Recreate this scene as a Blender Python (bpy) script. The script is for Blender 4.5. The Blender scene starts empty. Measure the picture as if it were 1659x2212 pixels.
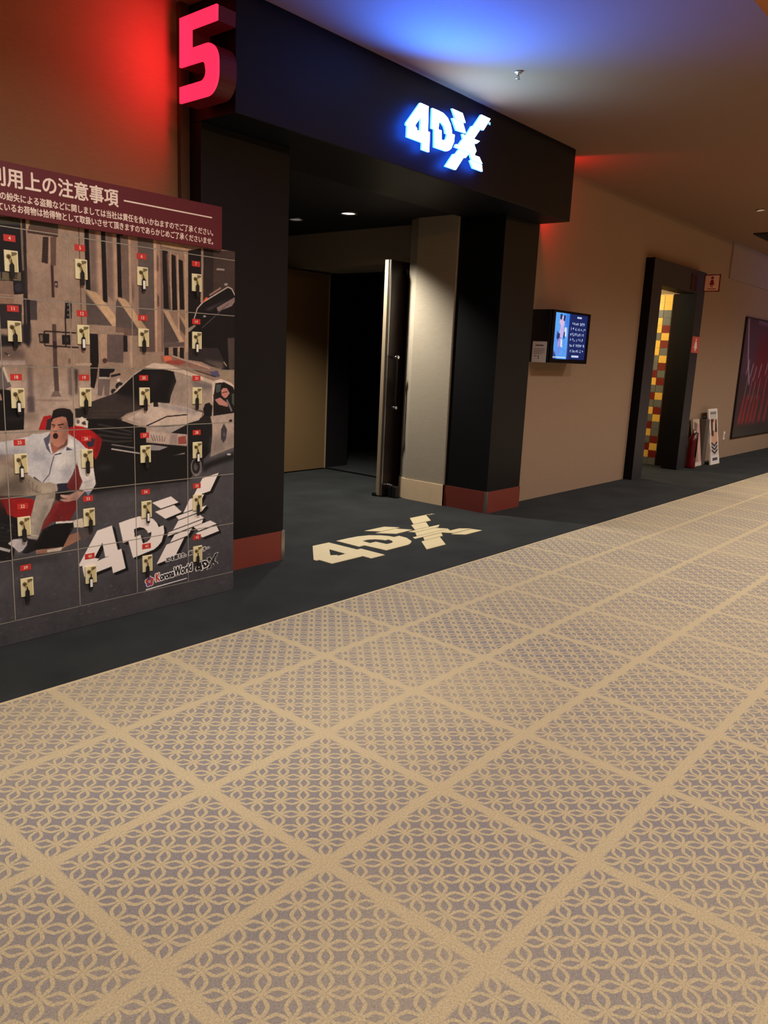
import bpy, bmesh, math, random
import numpy as np
from mathutils import Matrix, Vector
from mathutils.geometry import tessellate_polygon

random.seed(7)
scene = bpy.context.scene
COL = scene.collection

# ------------------------------------------------------------------ camera, world, exposure
def lin(c):
    return tuple(((x / 255) / 12.92 if x / 255 <= .04045 else ((x / 255 + .055) / 1.055) ** 2.4) for x in c)

CAM_H = 1.3
YAW, PITCH, ROLL = math.radians(49.7896), math.radians(11.4815), math.radians(2.568)
cam_data = bpy.data.cameras.new('camera')
cam = bpy.data.objects.new('camera', cam_data)
COL.objects.link(cam)
cam_data.sensor_fit = 'VERTICAL'
cam_data.sensor_height = 36.0
cam_data.sensor_width = 27.0
cam_data.lens = 36.0 * 1686.87 / 2212
cam_data.clip_start = .05
cam_data.clip_end = 100
fw = Vector((math.sin(YAW) * math.cos(PITCH), math.cos(YAW) * math.cos(PITCH), -math.sin(PITCH)))
rt0 = Vector((math.cos(YAW), -math.sin(YAW), 0))
up0 = rt0.cross(fw)
rt = math.cos(ROLL) * rt0 + math.sin(ROLL) * up0
up = -math.sin(ROLL) * rt0 + math.cos(ROLL) * up0
cam.matrix_world = Matrix(((rt.x, up.x, -fw.x, 0), (rt.y, up.y, -fw.y, 0), (rt.z, up.z, -fw.z, CAM_H), (0, 0, 0, 1)))
scene.camera = cam

world = bpy.data.worlds.new('world')
scene.world = world
world.use_nodes = True
world.node_tree.nodes['Background'].inputs[0].default_value = (.30, .19, .11, 1)
world.node_tree.nodes['Background'].inputs[1].default_value = .05

vs = scene.view_settings
vs.view_transform = 'Standard'
vs.look = 'None'
vs.gamma = 1
vs.use_curve_mapping = False
vs.exposure = 0.0

# ------------------------------------------------------------------ lamps of the place, plus added fill spots
def spot(name, loc, target, power, color, angle, blend=1.0, radius=.08):
    d = bpy.data.lights.new(name, 'SPOT')
    d.energy = power
    d.color = color
    d.spot_size = math.radians(angle)
    d.spot_blend = blend
    d.shadow_soft_size = radius
    o = bpy.data.objects.new(name, d)
    COL.objects.link(o)
    o.location = loc
    o.rotation_euler = (Vector(target) - Vector(loc)).to_track_quat('-Z', 'Y').to_euler()
    return o

def area(name, loc, target, power, color, sx, sy, spread=180):
    d = bpy.data.lights.new(name, 'AREA')
    d.shape = 'RECTANGLE'
    d.size = sx
    d.size_y = sy
    d.energy = power
    d.color = color
    d.spread = math.radians(spread)
    o = bpy.data.objects.new(name, d)
    COL.objects.link(o)
    o.location = loc
    o.rotation_euler = (Vector(target) - Vector(loc)).to_track_quat('-Z', 'Y').to_euler()
    return o

WARM = (1.0, .968, .915)
for i, x in enumerate((-1.6, .8, 3.2, 5.6, 8.0, 10.4, 12.8, 15.2)):
    spot('corridor_lamp', (x, .55, 3.12), (x, .55, 0), 143 if x < 4 else 222, WARM, 152, .9, .10)
area('cove_light', (5, 1.25, 3.03), (5, .6, 3.5), 55, (1.0, .52, .22), 20, .06)
area('cove_light', (5, -1.25, 3.03), (5, -.6, 3.5), 55, (1.0, .52, .22), 20, .06)
# unseen spot added to brighten the lockers
spot('locker_fill', (1.2, .6, 3.1), (1.75, 3.25, .45), 185, WARM, 72, .8, .06)
# unseen blue spots added to spread the sign's glow over the ceiling
spot('blue_pool_fill', (3.85, 3.05, 2.45), (3.45, 2.30, 2.975), 340, (.015, .125, 1.0), 140, 1.0, .05)
spot('pale_pool_fill', (4.35, 3.08, 2.42), (4.42, 2.80, 2.975), 40, (.17, .55, 1.0), 120, 1.0, .05)
# red light of the number signs at both ends of the beam
for z in (2.54, 2.66, 2.78):
    spot('red_sign_lamp', (2.44, 3.40, z), (1.7, 3.95, z), 3.6, (1.0, .034, .07), 172, .3, .02)
    spot('red_sign_lamp', (6.245, 3.50, z), (7.2, 3.62, z + .15), 2.2, (1.0, .012, .02), 165, .2, .015)
# lamp inside the entrance lobby
spot('lobby_lamp', (5.06, 4.79, 2.42), (5.06, 4.79, 0), 235, (1.0, .95, .86), 118, .7, .05)
# washroom lamp
spot('washroom_lamp', (9.2, 4.75, 2.12), (9.9, 4.3, .9), 60, (1.0, .86, .55), 170, .4, .06)
# bluish spot aimed at the upper far wall
spot('far_blue_lamp', (13.6, 2.0, 2.7), (13.3, 3.68, 2.35), 16, (.35, .38, 1.0), 120, 1.0, .2)

# ------------------------------------------------------------------ helpers
MATS = {}
def mat(name, col, rough=.6, metal=0, spec=.5, bump=0, scale=80, var=0, emis=None, estr=0, coat=0, alpha=1, trans=0):
    if name in MATS:
        return MATS[name]
    m = bpy.data.materials.new(name)
    m.use_nodes = True
    nt = m.node_tree
    b = nt.nodes['Principled BSDF']
    c = (*lin(col), 1)
    b.inputs['Base Color'].default_value = c
    b.inputs['Roughness'].default_value = rough
    b.inputs['Metallic'].default_value = metal
    b.inputs['Specular IOR Level'].default_value = spec
    b.inputs['Coat Weight'].default_value = coat
    b.inputs['Alpha'].default_value = alpha
    b.inputs['Transmission Weight'].default_value = trans
    if emis:
        b.inputs['Emission Color'].default_value = (*emis, 1)
        b.inputs['Emission Strength'].default_value = estr
    if bump or var:
        tc = nt.nodes.new('ShaderNodeTexCoord')
        nz = nt.nodes.new('ShaderNodeTexNoise')
        nz.inputs['Scale'].default_value = scale
        nz.inputs['Detail'].default_value = 3
        nt.links.new(tc.outputs['Object'], nz.inputs['Vector'])
        if bump:
            bp = nt.nodes.new('ShaderNodeBump')
            bp.inputs['Strength'].default_value = bump
            bp.inputs['Distance'].default_value = .002
            nt.links.new(nz.outputs['Fac'], bp.inputs['Height'])
            nt.links.new(bp.outputs['Normal'], b.inputs['Normal'])
        if var:
            mx = nt.nodes.new('ShaderNodeMix')
            mx.data_type = 'RGBA'
            mx.inputs[6].default_value = tuple(x * (1 - var) for x in c[:3]) + (1,)
            mx.inputs[7].default_value = tuple(min(1, x * (1 + var)) for x in c[:3]) + (1,)
            nt.links.new(nz.outputs['Fac'], mx.inputs[0])
            nt.links.new(mx.outputs[2], b.inputs['Base Color'])
    MATS[name] = m
    return m

def weave(name, col, col2, pitch=.004, rough=.85):
    """woven wall covering: two crossed wave bands plus a soft noise"""
    m = bpy.data.materials.new(name)
    m.use_nodes = True
    nt = m.node_tree
    b = nt.nodes['Principled BSDF']
    b.inputs['Roughness'].default_value = rough
    b.inputs['Specular IOR Level'].default_value = .2
    tc = nt.nodes.new('ShaderNodeTexCoord')
    nz = nt.nodes.new('ShaderNodeTexNoise')
    mp = nt.nodes.new('ShaderNodeMapping')
    mp.inputs['Scale'].default_value = (18, 18, 260)
    nz.inputs['Scale'].default_value = 1
    nz.inputs['Detail'].default_value = 4
    nt.links.new(tc.outputs['Object'], mp.inputs[0])
    nt.links.new(mp.outputs[0], nz.inputs[0])
    mx = nt.nodes.new('ShaderNodeMix')
    mx.data_type = 'RGBA'
    mx.inputs[6].default_value = (*lin(col), 1)
    mx.inputs[7].default_value = (*lin(col2), 1)
    nt.links.new(nz.outputs['Fac'], mx.inputs[0])
    nt.links.new(mx.outputs[2], b.inputs['Base Color'])
    bp = nt.nodes.new('ShaderNodeBump')
    bp.inputs['Strength'].default_value = .25
    bp.inputs['Distance'].default_value = .001
    nt.links.new(nz.outputs['Fac'], bp.inputs['Height'])
    nt.links.new(bp.outputs['Normal'], b.inputs['Normal'])
    MATS[name] = m
    return m

def print_mat(name, rough=.4, emission=0):
    """printed surface: colours come from the print stored on the mesh"""
    m = bpy.data.materials.new(name)
    m.use_nodes = True
    nt = m.node_tree
    b = nt.nodes['Principled BSDF']
    a = nt.nodes.new('ShaderNodeAttribute')
    a.attribute_name = 'ink'
    b.inputs['Roughness'].default_value = rough
    b.inputs['Specular IOR Level'].default_value = .25
    if emission:
        b.inputs['Base Color'].default_value = (.01, .01, .01, 1)
        nt.links.new(a.outputs['Color'], b.inputs['Emission Color'])
        b.inputs['Emission Strength'].default_value = emission
    else:
        nt.links.new(a.outputs['Color'], b.inputs['Base Color'])
    MATS[name] = m
    return m

def origin(o):
    v = Vector((0, 0, 0))
    while o is not None:
        v += o.location
        o = o.parent
    return v

def obj(name, bm, m, parent=None, smooth=False):
    """bmesh in world coordinates -> one linked object"""
    me = bpy.data.meshes.new(name)
    if parent is not None:
        bmesh.ops.translate(bm, vec=-origin(parent), verts=bm.verts)
    bm.to_mesh(me)
    bm.free()
    for mm in (m if isinstance(m, (list, tuple)) else [m]):
        me.materials.append(mm)
    if smooth:
        for p in me.polygons:
            p.use_smooth = True
    o = bpy.data.objects.new(name, me)
    COL.objects.link(o)
    if parent is not None:
        o.parent = parent
    return o

def thing(name, loc, label, cat, group=None):
    o = bpy.data.objects.new(name, None)
    o.empty_display_size = .1
    COL.objects.link(o)
    o.location = loc
    o['label'] = label
    o['category'] = cat
    if group:
        o['group'] = group
    return o

def tag(o, label, cat, group=None):
    o['label'] = label
    o['category'] = cat
    if group:
        o['group'] = group
    return o

def struct(o):
    o['kind'] = 'structure'
    return o

def box(bm, x0, x1, y0, y1, z0, z1, mi=0, bevel=0):
    vs_ = [bm.verts.new((x, y, z)) for x in (x0, x1) for y in (y0, y1) for z in (z0, z1)]
    q = [(0, 1, 3, 2), (4, 6, 7, 5), (0, 4, 5, 1), (2, 3, 7, 6), (0, 2, 6, 4), (1, 5, 7, 3)]
    fs = []
    for f in q:
        fc = bm.faces.new([vs_[i] for i in f])
        fc.material_index = mi
        fs.append(fc)
    if bevel:
        es = list({e for f in fs for e in f.edges})
        r = bmesh.ops.bevel(bm, geom=es, offset=bevel, segments=2, affect='EDGES', profile=.5)
        for f in r['faces']:
            f.material_index = mi
    return vs_

def bx(*a, **k):
    bm = bmesh.new()
    box(bm, *a, **k)
    return bm

def tube(bm, pts, r, n=10, mi=0, caps=True):
    pts = [Vector(p) for p in pts]
    rs = r if isinstance(r, (list, tuple)) else [r] * len(pts)
    rings = []
    for i, p in enumerate(pts):
        d = (pts[min(i + 1, len(pts) - 1)] - pts[max(i - 1, 0)]).normalized()
        a = d.orthogonal().normalized() if i == 0 else (a - d * a.dot(d)).normalized()
        b = d.cross(a)
        rings.append([bm.verts.new(p + (a * math.cos(2 * math.pi * k / n) + b * math.sin(2 * math.pi * k / n)) * rs[i]) for k in range(n)])
    for r0, r1 in zip(rings, rings[1:]):
        for k in range(n):
            f = bm.faces.new((r0[k], r0[(k + 1) % n], r1[(k + 1) % n], r1[k]))
            f.material_index = mi
            f.smooth = True
    if caps:
        bm.faces.new(list(reversed(rings[0]))).material_index = mi
        bm.faces.new(rings[-1]).material_index = mi

def lathe(bm, c, prof, n=28, axis='Z', mi=0):
    rings = []
    for r, h in prof:
        ring = []
        for k in range(n):
            a = 2 * math.pi * k / n
            u, v = r * math.cos(a), r * math.sin(a)
            p = {'Z': (u, v, h), 'Y': (u, h, v), 'X': (h, u, v)}[axis]
            ring.append(bm.verts.new(Vector(c) + Vector(p)))
        rings.append(ring)
    for r0, r1 in zip(rings, rings[1:]):
        for k in range(n):
            f = bm.faces.new((r0[k], r0[(k + 1) % n], r1[(k + 1) % n], r1[k]))
            f.smooth = True
            f.material_index = mi
    for ring in (rings[0], rings[-1]):
        bm.faces.new(ring).material_index = mi
    bmesh.ops.recalc_face_normals(bm, faces=bm.faces)

def plate(bm, loops, o, u, v, depth, mi=0, side=None):
    """solid plate from outline loops (first outer, rest holes) in the (u,v) plane at o; front face along u x v, thickness behind"""
    o, u, v = Vector(o), Vector(u), Vector(v)
    n = u.cross(v).normalized()
    L3 = [[Vector((a, b, 0)) for a, b in lp] for lp in loops]
    tris = tessellate_polygon(L3)
    flat = [p for lp in loops for p in lp]
    fr = [bm.verts.new(o + u * a + v * b) for a, b in flat]
    bk = [bm.verts.new(o + u * a + v * b - n * depth) for a, b in flat]
    for t in tris:
        a, b, c = t
        ax, bx_, cx = flat[a], flat[b], flat[c]
        ccw = (bx_[0] - ax[0]) * (cx[1] - ax[1]) - (bx_[1] - ax[1]) * (cx[0] - ax[0])
        if ccw < 0:
            b, c = c, b
        try:
            bm.faces.new((fr[a], fr[b], fr[c])).material_index = mi
            bm.faces.new((bk[c], bk[b], bk[a])).material_index = mi if side is None else side
        except ValueError:
            pass
    i0 = 0
    for lp in loops:
        k = len(lp)
        ar = sum(lp[i][0] * lp[(i + 1) % k][1] - lp[(i + 1) % k][0] * lp[i][1] for i in range(k))
        outer = lp is loops[0]
        for i in range(k):
            p, q = i0 + i, i0 + (i + 1) % k
            if (ar > 0) != outer:
                p, q = q, p
            try:
                bm.faces.new((fr[p], bk[p], bk[q], fr[q])).material_index = mi if side is None else side
            except ValueError:
                pass
        i0 += k

def arc(cx, cy, rx, ry, a0, a1, n=8):
    return [(cx + rx * math.cos(math.radians(a0 + (a1 - a0) * k / n)), cy + ry * math.sin(math.radians(a0 + (a1 - a0) * k / n))) for k in range(n + 1)]

_tc = {}
def text_geo(body, offset=0.0, space=1.0):
    key = (body, offset, space)
    if key not in _tc:
        c = bpy.data.curves.new('t', 'FONT')
        c.body = body
        c.offset = offset
        c.space_character = space
        c.resolution_u = 3
        c.fill_mode = 'FRONT'
        o = bpy.data.objects.new('t', c)
        COL.objects.link(o)
        dg = bpy.context.evaluated_depsgraph_get()
        me = bpy.data.meshes.new_from_object(o.evaluated_get(dg))
        vv = [(v.co.x, v.co.y) for v in me.vertices]
        ff = [tuple(p.vertices) for p in me.polygons]
        bpy.data.objects.remove(o)
        bpy.data.meshes.remove(me)
        bpy.data.curves.remove(c)
        _tc[key] = (vv, ff)
    return _tc[key]

def text(bm, body, o, u, v, width=None, height=None, mi=0, offset=0.0, anchor='l', bold=0.0):
    """lettering laid on the plane (o,u,v), its ink box fitted to width x height"""
    vv, ff = text_geo(body, offset)
    xs = [p[0] for p in vv]
    ys = [p[1] for p in vv]
    x0, x1, y0, y1 = min(xs), max(xs), min(ys), max(ys)
    sx = width / (x1 - x0) if width else None
    sy = height / (y1 - y0) if height else None
    sx = sx or sy
    sy = sy or sx
    if bold:
        for q in range(8):
            text(bm, body, Vector(o) + Vector(u) * (bold * math.cos(q * math.pi / 4)) + Vector(v) * (bold * math.sin(q * math.pi / 4)) - Vector(u).cross(Vector(v)) * (.00004 * (q + 1)), u, v, width, height, mi, offset, anchor)
    dx = {'l': 0, 'c': -.5 * (x1 - x0) * sx, 'r': -(x1 - x0) * sx}[anchor]
    o, u, v = Vector(o), Vector(u), Vector(v)
    n = u.cross(v)
    nv = [bm.verts.new(o + u * ((a - x0) * sx + dx) + v * ((b - y0) * sy)) for a, b in vv]
    for f in ff:
        try:
            fc = bm.faces.new([nv[i] for i in f])
            fc.material_index = mi
            fc.normal_update()
            if fc.normal.dot(n) < 0:
                fc.normal_flip()
        except ValueError:
            pass

# a print: a small painted sheet, later laid on a mesh as ink
class Sheet:
    def __init__(s, x0, x1, z0, z1, res, base):
        s.x0, s.z0, s.res = x0, z0, res
        s.w, s.h = int(round((x1 - x0) / res)) + 1, int(round((z1 - z0) / res)) + 1
        s.a = np.empty((s.h, s.w, 3), np.float32)
        s.a[:] = np.array(base, np.float32) / 255
    def poly(s, pts, col, alpha=1.0, soft=0.0):
        P = np.array([((x - s.x0) / s.res, (z - s.z0) / s.res) for x, z in pts])
        sr = soft / s.res
        pad = int(3 * sr) + 2
        a0, a1 = max(0, int(P[:, 0].min()) - pad), min(s.w, int(P[:, 0].max()) + pad + 2)
        b0, b1 = max(0, int(P[:, 1].min()) - pad), min(s.h, int(P[:, 1].max()) + pad + 2)
        if a1 <= a0 or b1 <= b0:
            return
        msk = np.zeros((b1 - b0, a1 - a0), np.float32)
        for ox, oy in ((-.25, -.25), (.25, -.25), (-.25, .25), (.25, .25)):
            X = np.arange(a0, a1)[None, :] + ox
            Y = np.arange(b0, b1)[:, None] + oy
            ins = np.zeros(msk.shape, bool)
            for (xa, ya), (xb, yb) in zip(P, np.roll(P, -1, 0)):
                if ya == yb:
                    continue
                c = (Y >= min(ya, yb)) & (Y < max(ya, yb))
                xi = xa + (Y - ya) * (xb - xa) / (yb - ya)
                ins ^= c & (X < xi)
            msk += ins * .25
        if sr >= .5:
            k = max(1, int(sr))
            for ax in (0, 1):
                for _ in range(2):
                    pw = [(0, 0), (0, 0)]
                    pw[ax] = (k + 1, k)
                    cs = np.cumsum(np.pad(msk, pw, mode='edge'), axis=ax)
                    msk = ((cs[2 * k + 1:] - cs[:-2 * k - 1]) if ax == 0 else (cs[:, 2 * k + 1:] - cs[:, :-2 * k - 1])) / (2 * k + 1)
        m3 = (msk * alpha)[..., None]
        s.a[b0:b1, a0:a1] = s.a[b0:b1, a0:a1] * (1 - m3) + np.array(col, np.float32) / 255 * m3
    def line(s, pts, w, col, alpha=1.0, soft=0.0):
        for (xa, za), (xb, zb) in zip(pts, pts[1:]):
            dx, dz = xb - xa, zb - za
            L = math.hypot(dx, dz) or 1e-6
            nx, nz = -dz / L * w / 2, dx / L * w / 2
            s.poly([(xa + nx, za + nz), (xb + nx, zb + nz), (xb - nx, zb - nz), (xa - nx, za - nz)], col, alpha, soft)
    def ink(s, x, z, gain=1.0):
        i = np.clip((x - s.x0) / s.res, 0, s.w - 1.001)
        j = np.clip((z - s.z0) / s.res, 0, s.h - 1.001)
        i0, j0 = i.astype(int), j.astype(int)
        fi, fj = (i - i0)[:, None], (j - j0)[:, None]
        c = (s.a[j0, i0] * (1 - fi) + s.a[j0, i0 + 1] * fi) * (1 - fj) + (s.a[j0 + 1, i0] * (1 - fi) + s.a[j0 + 1, i0 + 1] * fi) * fj
        c = np.where(c <= .04045, c / 12.92, ((c + .055) / 1.055) ** 2.4)
        return np.clip(c * (gain[:, None] if isinstance(gain, np.ndarray) else gain), 0, .9)

def printed(name, sheet, x0, x1, z0, z1, m, parent, o=(0, 0, 0), u=(1, 0, 0), v=(0, 0, 1), res=.0022, thick=.004, gain=None):
    """panel with a print: fine grid on the front, closed edges and back; (x,z) of the sheet run along u and v from o"""
    nx, nz = max(2, int(math.ceil((x1 - x0) / res))) + 1, max(2, int(math.ceil((z1 - z0) / res))) + 1
    gx, gz = np.meshgrid(np.linspace(x0, x1, nx), np.linspace(z0, z1, nz))
    gx, gz = gx.ravel(), gz.ravel()
    u_, v_ = np.array(u, float), np.array(v, float)
    n_ = np.cross(u_, v_)
    base = np.array(o, float) - (np.array(origin(parent)) if parent is not None else 0)
    V = base + gx[:, None] * u_ + gz[:, None] * v_
    I = np.arange(nx * nz).reshape(nz, nx)
    F = np.stack([I[:-1, :-1], I[:-1, 1:], I[1:, 1:], I[1:, :-1]], -1).reshape(-1, 4)
    ring = list(I[0, :]) + list(I[1:, -1]) + list(I[-1, -2::-1]) + list(I[-2:0:-1, 0])
    k0 = len(V)
    V = np.vstack([V, V[ring] - n_ * thick])
    k = len(ring)
    S = [(ring[i], k0 + i, k0 + (i + 1) % k, ring[(i + 1) % k]) for i in range(k)]
    me = bpy.data.meshes.new(name)
    me.from_pydata(V.tolist(), [], F.tolist() + S + [tuple(range(k0 + k - 1, k0 - 1, -1))])
    g = 1.0 if gain is None else gain(gz)
    c = sheet.ink(gx, gz, g)
    c = np.vstack([c, c[ring] * .6])
    at = me.attributes.new('ink', 'FLOAT_COLOR', 'POINT')
    at.data.foreach_set('color', np.hstack([c, np.ones((len(c), 1))]).astype(np.float32).ravel())
    me.materials.append(m)
    ob = bpy.data.objects.new(name, me)
    COL.objects.link(ob)
    if parent is not None:
        ob.parent = parent
    return ob

# the 4DX mark, outline loops in metres about its centre
LOGO = {
 '4': [[(-.303, .108), (-.222, .108), (-.216, -.034), (-.196, -.034), (-.193, -.149), (-.265, -.149), (-.265, -.109), (-.414, -.109), (-.414, -.046), (-.427, -.046), (-.427, -.033)],
       [(-.289, .035), (-.289, -.046), (-.266, -.048), (-.334, -.051), (-.321, -.043), (-.344, -.029)]],
 'D': [[(-.183, .108), (-.121, .109), (-.069, .106), (-.022, .091), (.011, .062), (.028, .033), (.033, .008), (.063, .008), (.061, -.033), (.035, -.08), (.01, -.097), (-.016, -.107), (-.142, -.109), (-.151, -.007), (-.18, -.007)],
       [(-.108, .046), (-.076, .046), (-.052, .033), (-.037, .011), (-.034, -.004), (-.014, -.004), (-.02, -.029), (-.03, -.042), (-.047, -.05), (-.073, -.05), (-.078, .002), (-.111, .002)]],
 'X': [[(.02, .155), (.136, .155), (.176, .106), (.064, .106)], [(.027, .1), (.147, .1), (.186, .045), (.081, .040)],
       [(.348, .197), (.459, .197), (.385, .108), (.268, .108)], [(.247, .103), (.343, .101), (.285, .037), (.194, .037)],
       [(.146, .032), (.349, .032), (.312, .008), (.159, .008)], [(.156, .003), (.285, .003), (.319, -.038), (.116, -.038)],
       [(.085, -.043), (.312, -.043), (.300, -.063), (.075, -.063)], [(.119, -.069), (.234, -.069), (.2, -.103), (.085, -.103)],
       [(.061, -.108), (.175, -.108), (.098, -.197), (-.017, -.197)], [(.244, -.066), (.357, -.066), (.397, -.101), (.272, -.101)],
       [(.25, -.108), (.392, -.108), (.405, -.149), (.29, -.149)]],
}

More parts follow.
